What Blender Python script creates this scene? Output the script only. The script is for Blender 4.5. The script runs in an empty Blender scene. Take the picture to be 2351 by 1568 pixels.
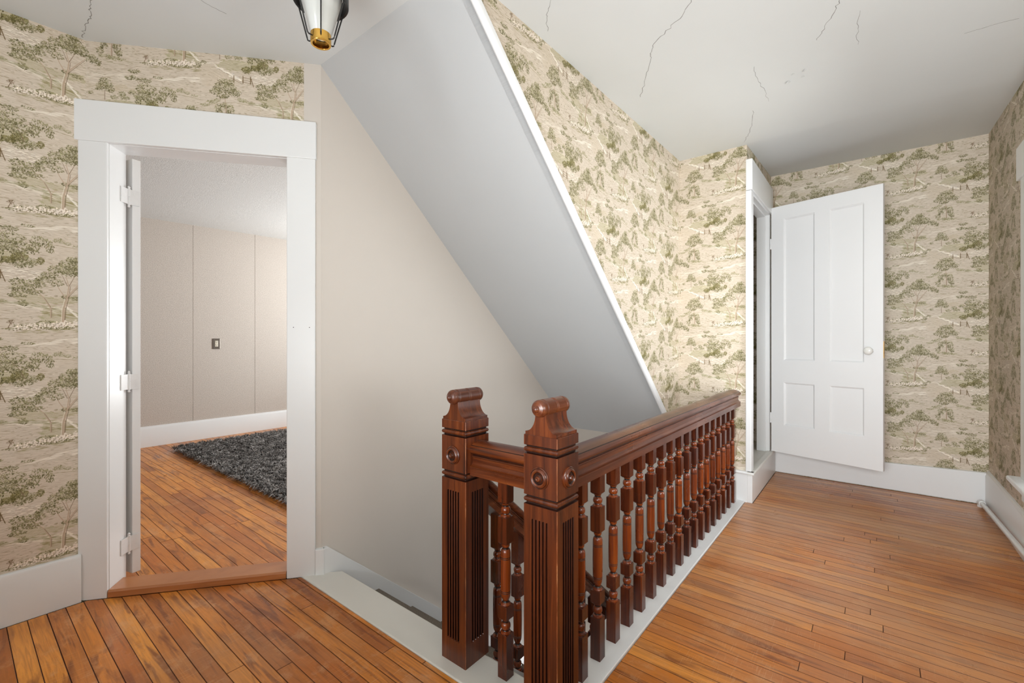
import bpy, bmesh, math, random
import numpy as np
from mathutils import Vector, Matrix

random.seed(7)
SC = bpy.context.scene
COL = SC.collection
R = math.radians

# ------------------------------------------------------------------ camera
cam_data = bpy.data.cameras.new('camera')
cam = bpy.data.objects.new('camera', cam_data)
COL.objects.link(cam)
cam.location = (0, 0, 1.15)
cam.rotation_euler = (R(90), 0, R(38.609 - 90))
cam_data.sensor_width = 36.0
cam_data.lens = 36.0 * 1035 / 2351
cam_data.shift_y = -4.0 / 2351
cam_data.clip_start = 0.02
SC.camera = cam

# ------------------------------------------------------------------ world, lights, exposure
w = bpy.data.worlds.new('sky')
SC.world = w
w.use_nodes = True
bg = w.node_tree.nodes['Background']
bg.inputs[0].default_value = (0.86, 0.93, 1.0, 1)
bg.inputs[1].default_value = 1.0


def area(name, loc, target, sx, sy, power, color=(1, 1, 1), spread=180):
    l = bpy.data.lights.new(name, 'AREA')
    l.shape = 'RECTANGLE'
    l.size = sx
    l.size_y = sy
    l.energy = power
    l.color = color
    l.spread = R(spread)
    o = bpy.data.objects.new(name, l)
    COL.objects.link(o)
    o.location = loc
    d = Vector(target) - Vector(loc)
    o.rotation_euler = d.to_track_quat('-Z', 'Y').to_euler()
    return o


area('daylight_side_window', (2.90, -0.79, 1.25), (2.90, 1.0, 1.25), 1.05, 1.5, 38, (0.93, 0.975, 1.0))
area('ceiling_fill_side_window', (2.95, -0.95, 0.60), (3.75, 0.20, 2.55), 1.0, 0.5, 14, (0.93, 0.975, 1.0), 120)  # added lamp low outside the window, brightens the far ceiling
area('far_door_fill', (-1.95, 0.15, 1.5), (4.2, 0.15, 1.15), 1.2, 1.4, 16.5, (0.92, 0.97, 1.0), 55)  # added narrow-spread lamp behind the camera, brightens the far door
area('left_hall_fill', (-1.7, 1.7, 1.35), (1.0, 1.9, 1.2), 1.2, 1.5, 7.5, (0.93, 0.975, 1.0))  # added fill lamp inside the hall, lifts the doorway side
area('ceiling_fill_near', (-0.55, 0.2, 0.95), (0.35, 0.45, 2.5), 1.1, 1.1, 46, (0.93, 0.975, 1.0))  # added lamp aimed up beside the camera, brightens ceiling and soffit
area('ceiling_fill_far', (0.75, -0.40, 1.15), (3.5, 0.05, 2.55), 0.5, 0.5, 21, (0.93, 0.975, 1.0))  # added lamp out of view on the right, brightens the far ceiling
area('daylight_bedroom_window', (4.75, 4.3, 1.4), (2.0, 4.6, 1.6), 1.3, 1.6, 85, (0.95, 0.98, 1.0))
area('ceiling_fill_bedroom', (4.85, 4.3, 0.75), (2.6, 4.4, 2.5), 1.3, 1.0, 235, (0.95, 0.98, 1.0))  # added lamp aimed up, brightens the bedroom ceiling
area('stairwell_fill', (3.40, 1.64, -1.86), (1.9, 2.0, 0.0), 0.6, 0.3, 11, (0.97, 0.98, 1.0))  # added lamp at the stair foot, lifts the lower stair wall

SC.view_settings.view_transform = 'Standard'
SC.view_settings.look = 'None'
SC.view_settings.exposure = 0.0
SC.view_settings.gamma = 1.0
SC.view_settings.use_curve_mapping = False
cy = SC.cycles
cy.max_bounces = 10
cy.diffuse_bounces = 6
cy.glossy_bounces = 3
cy.transmission_bounces = 4
cy.transparent_max_bounces = 8
cy.caustics_reflective = False
cy.caustics_refractive = False
cy.sample_clamp_indirect = 6.0
cy.use_denoising = True


# ------------------------------------------------------------------ mesh helpers
class M:
    def __init__(s):
        s.v = []
        s.f = []
        s.uv = {}
        s.mi = {}

    def add(s, vs, fs, mi=0):
        b = len(s.v)
        s.v += [tuple(p) for p in vs]
        for f in fs:
            if mi:
                s.mi[len(s.f)] = mi
            s.f.append(tuple(b + i for i in f))
        return s

    def box(s, x0, x1, y0, y1, z0, z1, mi=0):
        return s.add([(x0, y0, z0), (x1, y0, z0), (x1, y1, z0), (x0, y1, z0), (x0, y0, z1), (x1, y0, z1), (x1, y1, z1), (x0, y1, z1)],
                     [(0, 3, 2, 1), (4, 5, 6, 7), (0, 1, 5, 4), (1, 2, 6, 5), (2, 3, 7, 6), (3, 0, 4, 7)], mi)

    def prism(s, poly, fn, a, b, mi=0):
        """2-D outline poly swept from a to b; fn(u, v, t) gives the point"""
        n = len(poly)
        vs = [fn(u, v, a) for u, v in poly] + [fn(u, v, b) for u, v in poly]
        fs = [(i, (i + 1) % n, n + (i + 1) % n, n + i) for i in range(n)]
        fs += [tuple(range(n - 1, -1, -1)), tuple(range(n, 2 * n))]
        return s.add(vs, fs, mi)

    def rings(s, rings, cap=True, closed=True):
        """list of rings of equal length joined by quads"""
        n = len(rings[0])
        vs = [p for r in rings for p in r]
        fs = []
        for k in range(len(rings) - 1):
            for i in range(n):
                j = (i + 1) % n
                fs.append((k * n + i, k * n + j, (k + 1) * n + j, (k + 1) * n + i))
        if cap:
            fs.append(tuple(range(n - 1, -1, -1)))
            fs.append(tuple((len(rings) - 1) * n + i for i in range(n)))
        return s.add(vs, fs)

    def lathe(s, prof, c=(0, 0, 0), ax=(0, 0, 1), seg=20, cap=True):
        """prof: list of (distance along axis, radius)"""
        a = Vector(ax).normalized()
        e = Vector((1, 0, 0)) if abs(a.x) < 0.9 else Vector((0, 1, 0))
        p = (e - a * e.dot(a)).normalized()
        q = a.cross(p)
        c = Vector(c)
        rs = []
        for h, r in prof:
            rs.append([c + a * h + (p * math.cos(2 * math.pi * i / seg) + q * math.sin(2 * math.pi * i / seg)) * max(r, 1e-5) for i in range(seg)])
        return s.rings(rs, cap)

    def tube(s, pts, r, seg=8):
        pts = [Vector(p) for p in pts]
        rs = []
        for i, p in enumerate(pts):
            t = (pts[min(i + 1, len(pts) - 1)] - pts[max(i - 1, 0)]).normalized()
            e = Vector((0, 0, 1)) if abs(t.z) < 0.9 else Vector((1, 0, 0))
            u = (e - t * e.dot(t)).normalized()
            w_ = t.cross(u)
            rr = r[i] if isinstance(r, (list, tuple)) else r
            rs.append([p + (u * math.cos(2 * math.pi * k / seg) + w_ * math.sin(2 * math.pi * k / seg)) * rr for k in range(seg)])
        return s.rings(rs)

    def mesh(s, name, off=(0, 0, 0)):
        me = bpy.data.meshes.new(name)
        me.from_pydata([(x - off[0], y - off[1], z - off[2]) for x, y, z in s.v], [], s.f)
        bm = bmesh.new()
        bm.from_mesh(me)
        bmesh.ops.recalc_face_normals(bm, faces=bm.faces)
        bm.to_mesh(me)
        bm.free()
        for i, k in s.mi.items():
            me.polygons[i].material_index = k
        return me


BASE = {}


def tag(o, label=None, cat=None, group=None, kind=None):
    if label:
        o['label'] = label
    if cat:
        o['category'] = cat
    if group:
        o['group'] = group
    if kind:
        o['kind'] = kind
    return o


def finish(o, mats, smooth=None, bevel=0.0, seg=2):
    if mats is not None:
        for m in (mats if isinstance(mats, (list, tuple)) else [mats]):
            o.data.materials.append(m)
    if smooth:
        o.data.polygons.foreach_set('use_smooth', [True] * len(o.data.polygons))
        o.data.set_sharp_from_angle(angle=R(smooth))
    if bevel:
        b = o.modifiers.new('bevel', 'BEVEL')
        b.width = bevel
        b.segments = seg
        b.limit_method = 'ANGLE'
        b.angle_limit = R(40)
        b.harden_normals = False
    return o


def obj(name, m, mats, parent=None, base=(0, 0, 0), smooth=None, bevel=0.0, seg=2):
    """m is in world coordinates; the object's origin goes to base (world) or to its parent's origin"""
    if parent is not None:
        base = BASE[parent.name]
    o = bpy.data.objects.new(name, m.mesh(name, base))
    COL.objects.link(o)
    if parent is not None:
        o.parent = parent
        o.location = (0, 0, 0)
    else:
        o.location = base
    BASE[o.name] = tuple(base)
    return finish(o, mats, smooth, bevel, seg)


def thing(name, base, label, cat, group=None, kind=None):
    o = bpy.data.objects.new(name, None)
    o.empty_display_size = 0.1
    COL.objects.link(o)
    o.location = base
    BASE[o.name] = tuple(base)
    return tag(o, label, cat, group, kind)


# ------------------------------------------------------------------ material helpers
def srgb(r, g, b):
    def f(c):
        c /= 255.0
        return c / 12.92 if c <= 0.04045 else ((c + 0.055) / 1.055) ** 2.4
    return (f(r), f(g), f(b), 1)


class NT:
    def __init__(s, name, rough=0.5, spec=0.5):
        s.m = bpy.data.materials.new(name)
        s.m.use_nodes = True
        s.t = s.m.node_tree
        s.b = s.t.nodes['Principled BSDF']
        s.b.inputs['Roughness'].default_value = rough
        s.b.inputs['Specular IOR Level'].default_value = spec

    def n(s, typ, **kw):
        o = s.t.nodes.new(typ)
        for k, v in kw.items():
            if hasattr(o, k) and not k.startswith('i_'):
                setattr(o, k, v)
        return o

    def link(s, a, b):
        s.t.links.new(a, b)

    def coords(s, scale=(1, 1, 1), src='Object', rand=0.0, rot=(0, 0, 0)):
        tc = s.n('ShaderNodeTexCoord')
        mp = s.n('ShaderNodeMapping')
        mp.inputs['Scale'].default_value = scale
        mp.inputs['Rotation'].default_value = rot
        s.link(tc.outputs[src], mp.inputs['Vector'])
        if rand:
            oi = s.n('ShaderNodeObjectInfo')
            mu = s.n('ShaderNodeMath', operation='MULTIPLY')
            mu.inputs[1].default_value = rand
            s.link(oi.outputs['Random'], mu.inputs[0])
            cb = s.n('ShaderNodeCombineXYZ')
            for i in range(3):
                s.link(mu.outputs[0], cb.inputs[i])
            s.link(cb.outputs[0], mp.inputs['Location'])
        return mp.outputs[0]

    def noise(s, vec, scale=1.0, detail=4.0, rough=0.55, dist=0.0):
        o = s.n('ShaderNodeTexNoise')
        o.inputs['Scale'].default_value = scale
        o.inputs['Detail'].default_value = detail
        o.inputs['Roughness'].default_value = rough
        o.inputs['Distortion'].default_value = dist
        if vec is not None:
            s.link(vec, o.inputs['Vector'])
        return o.outputs['Fac']

    def ramp(s, fac, stops):
        o = s.n('ShaderNodeValToRGB')
        e = o.color_ramp.elements
        while len(e) < len(stops):
            e.new(0.5)
        for k, (p, c) in zip(e, stops):
            k.position = p
            k.color = c if len(c) == 4 else (*c, 1)
        s.link(fac, o.inputs['Fac'])
        return o.outputs['Color']

    def val(s, fac, a, b, c=0.0, d=1.0):
        o = s.n('ShaderNodeMapRange')
        o.inputs[1].default_value = a
        o.inputs[2].default_value = b
        o.inputs[3].default_value = c
        o.inputs[4].default_value = d
        s.link(fac, o.inputs[0])
        return o.outputs[0]

    def mix(s, fac, a, b, mode='MIX'):
        o = s.n('ShaderNodeMix', data_type='RGBA', blend_type=mode)
        for sock, v in ((o.inputs[0], fac), (o.inputs[6], a), (o.inputs[7], b)):
            if isinstance(v, (int, float)):
                sock.default_value = v
            elif isinstance(v, tuple):
                sock.default_value = v if len(v) == 4 else (*v, 1)
            else:
                s.link(v, sock)
        return o.outputs[2]

    def color(s, c):
        if isinstance(c, tuple):
            s.b.inputs['Base Color'].default_value = c
        else:
            s.link(c, s.b.inputs['Base Color'])
        return s

    def rough(s, v):
        s.link(v, s.b.inputs['Roughness'])
        return s

    def bump(s, h, strength=0.2, dist=0.002):
        o = s.n('ShaderNodeBump')
        o.inputs['Strength'].default_value = strength
        o.inputs['Distance'].default_value = dist
        s.link(h, o.inputs['Height'])
        s.link(o.outputs[0], s.b.inputs['Normal'])
        return s


def paint(name, c, rough=0.45, var=0.05, bump=0.08, scale=14.0, dist=0.002, spec=0.4):
    t = NT(name, rough, spec)
    v = t.coords()
    n1 = t.noise(v, 1.3, 5, 0.6)
    dark = tuple(x * (1 - var) for x in c[:3]) + (1,)
    t.color(t.mix(t.val(n1, 0.3, 0.7), dark, c))
    t.bump(t.noise(v, scale, 3), bump, dist)
    return t.m


WHITE = paint('white_trim_paint', srgb(226, 227, 227), 0.32, 0.03, 0.10, 60, 0.001)
WHITE_DOOR = paint('white_door_paint', srgb(228, 228, 228), 0.36, 0.03, 0.08, 50, 0.001)
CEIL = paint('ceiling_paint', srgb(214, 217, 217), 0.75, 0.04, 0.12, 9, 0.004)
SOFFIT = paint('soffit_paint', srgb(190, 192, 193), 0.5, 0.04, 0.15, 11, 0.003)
BEIGE = paint('beige_wall_paint', srgb(205, 197, 188), 0.5, 0.04, 0.10, 20, 0.002)
SILLPAINT = paint('worn_sill_paint', srgb(214, 211, 203), 0.4, 0.08, 0.15, 30, 0.002)
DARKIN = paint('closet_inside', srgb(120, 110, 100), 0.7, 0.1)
PANEL = NT('textured_wall_panel', 0.75, 0.25)
_v = PANEL.coords()
_n = PANEL.noise(_v, 140, 4, 0.6)
PANEL.color(PANEL.mix(PANEL.val(_n, 0.35, 0.65), srgb(176, 166, 156), srgb(204, 195, 186))).bump(_n, 0.5, 0.004)
PANEL = PANEL.m
STIP = NT('stippled_ceiling', 0.9, 0.2)
_v = STIP.coords()
_n = STIP.noise(_v, 160, 3, 0.6)
STIP.color(STIP.mix(STIP.val(_n, 0.35, 0.65), srgb(196, 195, 191), srgb(226, 225, 222))).bump(_n, 0.6, 0.006)
STIP = STIP.m


def flat(name, c, rough=0.5, metal=0.0, spec=0.5):
    t = NT(name, rough, spec)
    v = t.coords()
    n = t.noise(v, 30, 3)
    t.color(t.mix(t.val(n, 0.3, 0.7), tuple(x * 0.92 for x in c[:3]) + (1,), c))
    t.b.inputs['Metallic'].default_value = metal
    return t.m


BLACK = flat('black_metal', srgb(28, 27, 26), 0.35)
BRASS = flat('polished_brass', srgb(214, 168, 84), 0.18, 1.0)
CRACK = flat('plaster_crack', srgb(128, 126, 122), 0.9)  # grey of the plaster cracks
HINGE = flat('painted_hinge', srgb(226, 226, 226), 0.35)
PORCELAIN = flat('white_porcelain', srgb(232, 231, 226), 0.12)
PLATE = flat('pewter_plate', srgb(112, 104, 96), 0.35, 0.6)
IVORY = flat('ivory_plastic', srgb(222, 214, 196), 0.35)
SLOT = flat('socket_slot', srgb(40, 36, 32), 0.6)
PIPE = flat('painted_pipe', srgb(222, 223, 222), 0.3)


def wood(name, scale, c0, c1, c2, rough=0.3, rand=20.0, grain=1.0):
    t = NT(name, rough, 0.5)
    v = t.coords(scale, rand=rand)
    n1 = t.noise(v, 1.0, 6, 0.6, 0.6)
    n2 = t.noise(t.coords((3, 3, 3), rand=rand), 1.0, 3)
    col = t.ramp(n1, [(0.28, c0), (0.52, c1), (0.75, c2)])
    col = t.mix(t.val(n2, 0.3, 0.75, 0.0, 0.55), col, c0)
    t.color(col)
    t.rough(t.val(n2, 0.3, 0.7, rough - 0.06, rough + 0.1))
    t.bump(n1, 0.06, 0.001)
    t.b.inputs['Coat Weight'].default_value = 0.12
    t.b.inputs['Coat Roughness'].default_value = 0.22
    return t.m


WD = (srgb(44, 16, 6), srgb(92, 41, 16), srgb(124, 64, 28))
WOOD_Z = wood('mahogany_upright', (55, 55, 2.2), *WD)
WOOD_X = wood('mahogany_rail_long', (2.2, 55, 55), srgb(56, 22, 10), srgb(100, 50, 26), srgb(130, 74, 42), 0.28)
WOOD_Y = wood('mahogany_rail_short', (55, 2.2, 55), *WD)
DARKW = wood('dark_groove_wood', (30, 30, 30), srgb(24, 9, 5), srgb(38, 15, 8), srgb(52, 22, 12), 0.3)  # darker brown for flutes, creases, necks and recessed faces
WORN = wood('worn_edge_wood', (40, 40, 14), srgb(92, 42, 20), srgb(140, 80, 46), srgb(200, 142, 96), 0.35)
WOOD_TURN = wood('mahogany_turning', (60, 60, 3.0), srgb(66, 22, 7), srgb(128, 56, 18), srgb(166, 86, 32), 0.22)
WOOD_BAL = wood('mahogany_baluster', (60, 60, 3.0), srgb(40, 12, 4), srgb(84, 33, 11), srgb(116, 54, 21), 0.26)


def floor_mat(name, hue=0.0):
    t = NT(name, 0.34, 0.32)
    gv = t.coords((70, 4.0, 70), rand=37.0)
    fig = t.noise(gv, 1.0, 5, 0.6, 1.2)
    wide = t.noise(t.coords((16, 1.6, 16), rand=91.0), 1.0, 3, 0.5, 2.2)
    oi = t.n('ShaderNodeObjectInfo')
    base = t.ramp(oi.outputs['Random'], [(0.0, srgb(164, 92, 34)), (0.3, srgb(206, 124, 44)), (0.62, srgb(226, 148, 60)), (0.85, srgb(184, 104, 38)), (1.0, srgb(212, 138, 64))])
    col = t.mix(t.val(fig, 0.40, 0.68, 0.0, 0.55), base, srgb(140, 82, 36))
    col = t.mix(t.val(wide, 0.53, 0.66, 0.0, 0.75), col, srgb(112, 56, 24))
    # worn, paler varnish with a greyish bloom, and fine scratches
    wv = t.coords((1.4, 1.1, 1.0))
    wear = t.noise(wv, 1.6, 6, 0.65, 0.4)
    col = t.mix(t.val(wear, 0.50, 0.66, 0.0, 0.36), col, srgb(190, 138, 96))
    w2 = t.noise(t.coords((3.1, 2.3, 1.0)), 2.4, 8, 0.75)
    col = t.mix(t.val(w2, 0.53, 0.64, 0.0, 0.42), col, srgb(210, 158, 112))
    for k, (sx, sy, rz) in enumerate(((9, 320, 20), (8, 340, -35), (11, 300, 70))):
        sc = t.noise(t.coords((sx, sy, 1.0), rot=(0, 0, R(rz))), 1.0, 1, 0.5)
        msk = t.noise(t.coords((5 + k, 4, 1)), 1.0, 3, 0.6)
        a = t.n('ShaderNodeMath', operation='MULTIPLY')
        t.link(t.val(sc, 0.665, 0.71), a.inputs[0])
        t.link(t.val(msk, 0.46, 0.62, 0.0, 0.34), a.inputs[1])
        col = t.mix(a.outputs[0], col, srgb(222, 176, 136))
    # reddish brown towards the far, less worn end of the boards
    red = t.noise(t.coords((0.9, 1.5, 1.0)), 1.0, 3, 0.5)
    col = t.mix(t.val(red, 0.48, 0.7, 0.0, 0.30), col, srgb(134, 76, 50))
    # walked-off varnish along the hall
    sx = t.n('ShaderNodeSeparateXYZ')
    t.link(t.coords(), sx.inputs[0])
    walk = t.n('ShaderNodeMath', operation='MULTIPLY')
    t.link(t.val(sx.outputs[0], 1.3, 2.6), walk.inputs[0])
    t.link(t.val(t.noise(t.coords((1.2, 0.8, 1.0)), 1.3, 6, 0.65), 0.38, 0.60, 0.0, 0.62), walk.inputs[1])
    col = t.mix(walk.outputs[0], col, srgb(188, 150, 120))
    t.color(col)
    t.rough(t.val(wear, 0.35, 0.7, 0.26, 0.44))
    t.bump(fig, 0.08, 0.001)
    return t.m


FLOOR = floor_mat('varnished_floorboard')
GRIME = flat('grimy_board_edge', srgb(84, 46, 22), 0.7)
SUB = flat('subfloor_dark', srgb(46, 28, 16), 0.9)
THRESH = wood('oak_threshold', (3, 3, 60), srgb(150, 88, 48), srgb(176, 112, 64), srgb(192, 130, 82), 0.35)
CARPET = NT('stair_carpet', 0.95, 0.1)
_v = CARPET.coords()
_n = CARPET.noise(_v, 260, 3, 0.7)
CARPET.color(CARPET.mix(CARPET.val(_n, 0.3, 0.7), srgb(84, 76, 68), srgb(150, 140, 128))).bump(_n, 0.6, 0.004)
CARPET = CARPET.m

GLASS = NT('milky_glass', 0.12, 0.5)
_v = GLASS.coords()
GLASS.color(GLASS.mix(GLASS.val(GLASS.noise(_v, 8, 2), 0.3, 0.7), srgb(214, 215, 210), srgb(236, 237, 234)))
GLASS.b.inputs['Transmission Weight'].default_value = 0.25
GLASS.b.inputs['Subsurface Weight'].default_value = 0.0
GLASS = GLASS.m

PANE = bpy.data.materials.new('window_glass')
PANE.use_nodes = True
_t = PANE.node_tree
_o = _t.nodes['Material Output']
_t.nodes.remove(_t.nodes['Principled BSDF'])
_tr = _t.nodes.new('ShaderNodeBsdfTransparent')
_gl = _t.nodes.new('ShaderNodeBsdfGlossy')
_gl.inputs['Roughness'].default_value = 0.02
_mx = _t.nodes.new('ShaderNodeMixShader')
_fr = _t.nodes.new('ShaderNodeFresnel')
_t.links.new(_fr.outputs[0], _mx.inputs[0])
_t.links.new(_tr.outputs[0], _mx.inputs[1])
_t.links.new(_gl.outputs[0], _mx.inputs[2])
_t.links.new(_mx.outputs[0], _o.inputs[0])

# ------------------------------------------------------------------ the wallpaper's printed landscape (drawn stroke by stroke)
PW, PH = 0.46, 0.487          # strip width and repeat height in metres (half-drop match)
NX, NY = 1536, 816            # two strips side by side
RES = NX / (2 * PW)
RESY = NY / PH
CAN = np.empty((NY, NX, 3), np.float32)
CAN[:] = np.array([205, 192, 175], np.float32)
rng = np.random.default_rng(11)


def stamp(x, y, a, b, th, col, al):
    """soft-edged ellipse of half axes a, b (metres) turned by th, repeated in both strips"""
    ra = max(a, b)
    n = int(ra * RES) + 2
    c_, s_ = math.cos(th), math.sin(th)
    for k in (0, 1):
        px = (x + k * PW) * RES
        py = (y + k * PH / 2) * RESY
        ix, iy = int(math.floor(px)), int(math.floor(py))
        gx = np.arange(ix - n, ix + n + 1)
        gy = np.arange(iy - n, iy + n + 1)
        dx = (gx - px)[None, :] / RES
        dy = (gy - py)[:, None] / RESY
        u = (dx * c_ + dy * s_) / a
        v = (-dx * s_ + dy * c_) / b
        m = np.clip((1.25 - np.sqrt(u * u + v * v)) * 2.2, 0, 1) * al
        sel = np.ix_(gy % NY, gx % NX)
        CAN[sel] += (np.array(col, np.float32) - CAN[sel]) * m[..., None]


def line(pts, w0, w1, col, al=0.9):
    tot = []
    for (x0, y0), (x1, y1) in zip(pts[:-1], pts[1:]):
        tot.append(math.hypot(x1 - x0, y1 - y0))
    L, acc = sum(tot), 0.0
    for ((x0, y0), (x1, y1)), l in zip(zip(pts[:-1], pts[1:]), tot):
        n = max(1, int(l / 0.004))
        th = math.atan2(y1 - y0, x1 - x0)
        for i in range(n):
            f = (i + 0.5) / n
            wd = w0 + (w1 - w0) * (acc + f * l) / max(L, 1e-6)
            stamp(x0 + (x1 - x0) * f, y0 + (y1 - y0) * f, 0.0028, wd, th, col, al)
        acc += l


OLIVE, DARK, PALE = (136, 131, 92), (90, 84, 50), (174, 167, 132)
TRUNK, TRUNKD, LIGHT = (184, 162, 140), (124, 104, 82), (232, 223, 208)


def jit(c, k=10):
    d = rng.normal(0, k)
    return (c[0] + d, c[1] + d, c[2] + d * 0.8)


def foliage(clumps, dens=1.0, leaf=0.0030, tone=0.35, cols=(DARK, OLIVE, PALE), droop=0.0):
    for (x, y, rx, ry) in clumps:
        stamp(x, y, rx * 0.85, ry * 0.85, 0, cols[1], tone * 0.5)
        n = int(dens * rx * ry * 3.14 * 82000)
        for i in range(n):
            r = math.sqrt(rng.random()) * 1.08
            t = rng.random() * 6.283
            px, py = x + math.cos(t) * r * rx, y + math.sin(t) * r * ry
            up = math.sin(t) * r
            q = rng.random() + 0.35 * up
            c = cols[0] if q < 0.50 else cols[1] if q < 0.95 else cols[2]
            l = leaf * (0.6 + 0.8 * rng.random())
            th = rng.normal(0.15, 0.9) if not droop else rng.normal(-1.4, 0.35)
            stamp(px, py, l, l * 0.40, th, jit(c), 0.72)


def poly(pts, col, al, rough=0.0):
    """filled outline; edge broken up by short strokes"""
    xs = [p[0] for p in pts]
    ys = [p[1] for p in pts]
    for k in (0, 1):
        ox, oy = k * PW, k * PH / 2
        gx = np.arange(int((min(xs) + ox) * RES), int((max(xs) + ox) * RES) + 1)
        gy = np.arange(int((min(ys) + oy) * RESY), int((max(ys) + oy) * RESY) + 1)
        X = (gx / RES - ox)[None, :]
        Y = (gy / RESY - oy)[:, None]
        ins = np.zeros((len(gy), len(gx)), bool)
        n = len(pts)
        for i in range(n):
            x0, y0 = pts[i]
            x1, y1 = pts[(i + 1) % n]
            cond = ((y0 > Y) != (y1 > Y))
            xi = (x1 - x0) * (Y - y0) / ((y1 - y0) or 1e-9) + x0
            ins ^= cond & (X < xi)
        sel = np.ix_(gy % NY, gx % NX)
        grit = np.clip(0.62 + 0.35 * np.sin(gy[:, None] * 0.9 + 2.5 * np.sin(gx[None, :] * 0.045)) + rng.normal(0, 0.30, ins.shape), 0, 1)
        CAN[sel] += (np.array(col, np.float32) - CAN[sel]) * (ins * al * 0.88 * grit)[..., None]
    for i in range(n):
        x0, y0 = pts[i]
        x1, y1 = pts[(i + 1) % n]
        m = int(math.hypot(x1 - x0, y1 - y0) / 0.003)
        for k in range(m):
            f = rng.random()
            stamp(x0 + (x1 - x0) * f + rng.normal(0, 0.004), y0 + (y1 - y0) * f + rng.normal(0, 0.002), 0.007 * (0.4 + rng.random()), 0.0011, rng.normal(-0.08, 0.15), col if k % 3 else (209, 195, 178), 0.55)


def hatch(x0, x1, y0, y1, n, col, al=0.35, slope=0.0, ln=0.012, wd=0.0007):
    for i in range(n):
        x = x0 + (x1 - x0) * rng.random()
        y = y0 + (y1 - y0) * rng.random()
        stamp(x, y + slope * (x - x0), ln * (0.4 + rng.random()), wd * (0.7 + rng.random()), slope + rng.normal(0, 0.10), col, al)


def fx(f):
    return f * PW


# ground: many faint near-horizontal strokes, darker and lighter
hatch(0, PW, 0, PH, 1700, (176, 159, 136), 0.48, 0.0, 0.011)
hatch(0, PW, 0, PH, 900, (229, 217, 202), 0.45, 0.0, 0.012)
hatch(0, PW, 0, PH, 560, (146, 133, 104), 0.55, 0.0, 0.006, 0.0009)
# hills and cloud streaks
hatch(fx(0.62), fx(1.0), 0.195, 0.215, 26, LIGHT, 0.75, 0.1, 0.028, 0.0012)
hatch(fx(0.0), fx(0.4), 0.165, 0.20, 26, LIGHT, 0.55, 0.1, 0.03, 0.0012)
hatch(fx(0.0), fx(0.34), 0.125, 0.150, 20, (190, 176, 150), 0.5, 0.12, 0.02, 0.0015)
poly([(fx(0.22), 0.135), (fx(0.30), 0.158), (fx(0.37), 0.150), (fx(0.46), 0.132)], (190, 174, 148), 0.6)
# meadow with the pale field boundary
poly([(fx(0.14), 0.055), (fx(0.20), 0.082), (fx(0.30), 0.090), (fx(0.42), 0.084), (fx(0.56), 0.104), (fx(0.62), 0.094), (fx(0.52), 0.060), (fx(0.40), 0.045), (fx(0.26), 0.040)], (158, 152, 112), 0.75)
hatch(fx(0.30), fx(0.58), 0.060, 0.085, 26, (206, 196, 168), 0.6, 0.16, 0.016, 0.0009)
# winding path
poly([(fx(0.02), 0.058), (fx(0.12), 0.052), (fx(0.24), 0.030), (fx(0.36), -0.012), (fx(0.30), -0.030), (fx(0.02), -0.045), (fx(-0.02), 0.0)], (204, 189, 168), 0.75)
for k in range(22):
    f = rng.random()
    line([(fx(0.05), 0.05 - 0.002 * k), (fx(0.11 + 0.10 * f), 0.015 - 0.002 * k), (fx(0.08 + 0.16 * f), -0.03)], 0.0005, 0.0009, jit((226, 214, 196), 6) if k % 2 else (182, 166, 142), 0.4)
line([(fx(0.0), 0.052), (fx(0.06), 0.062), (fx(0.16), 0.070), (fx(0.20), 0.080)], 0.0022, 0.0014, LIGHT, 0.8)
# stone wall beside the path and the gate
for k in range(46):
    f = k / 45.0
    x = fx(0.13 + 0.23 * f)
    y = 0.050 - 0.052 * f
    stamp(x, y + rng.normal(0, 0.003), 0.0042 + 0.003 * f, 0.0022 + 0.0022 * f, -0.4, jit(LIGHT, 8), 0.85)
    stamp(x + 0.002, y - 0.004 - 0.003 * f, 0.004, 0.0009, -0.4, TRUNKD, 0.7)
for x, h in ((0.30, 0.032), (0.385, 0.036), (0.455, 0.036)):
    line([(fx(x), -0.016), (fx(x), h - 0.016)], 0.0021, 0.0016, (112, 92, 62), 0.95)
line([(fx(0.455), 0.016), (fx(0.485), -0.028)], 0.0017, 0.0014, (112, 92, 62), 0.95)
for y in (0.012, 0.001, -0.010):
    line([(fx(0.385), y), (fx(0.470), y - 0.004)], 0.0009, 0.0009, (112, 92, 62), 0.9)
line([(fx(0.27), 0.004), (fx(0.38), -0.020)], 0.0011, 0.0008, (112, 92, 62), 0.8)
# scattered stones
for k in range(40):
    x, y = fx(0.47 + 0.26 * rng.random()), 0.030 - 0.050 * rng.random()
    stamp(x, y, 0.006 + 0.004 * rng.random(), 0.0026, -0.15, jit(LIGHT, 7), 0.7)
    stamp(x + 0.002, y - 0.003, 0.005, 0.0008, -0.1, TRUNKD, 0.55)
# dark bushes under the willow
foliage([(fx(0.42), 0.048, 0.020, 0.016), (fx(0.50), 0.062, 0.022, 0.014), (fx(0.57), 0.076, 0.024, 0.018)], 1.3, 0.0030, 0.75, ((84, 78, 40), (122, 114, 66), OLIVE))
foliage([(fx(0.63), 0.060, 0.022, 0.022), (fx(0.57), 0.046, 0.018, 0.014)], 0.9, 0.0028, 0.45)
foliage([(fx(0.70), 0.068, 0.012, 0.015)], 1.2, 0.0028, 0.7, ((84, 78, 40), (122, 114, 66), OLIVE))
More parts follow.
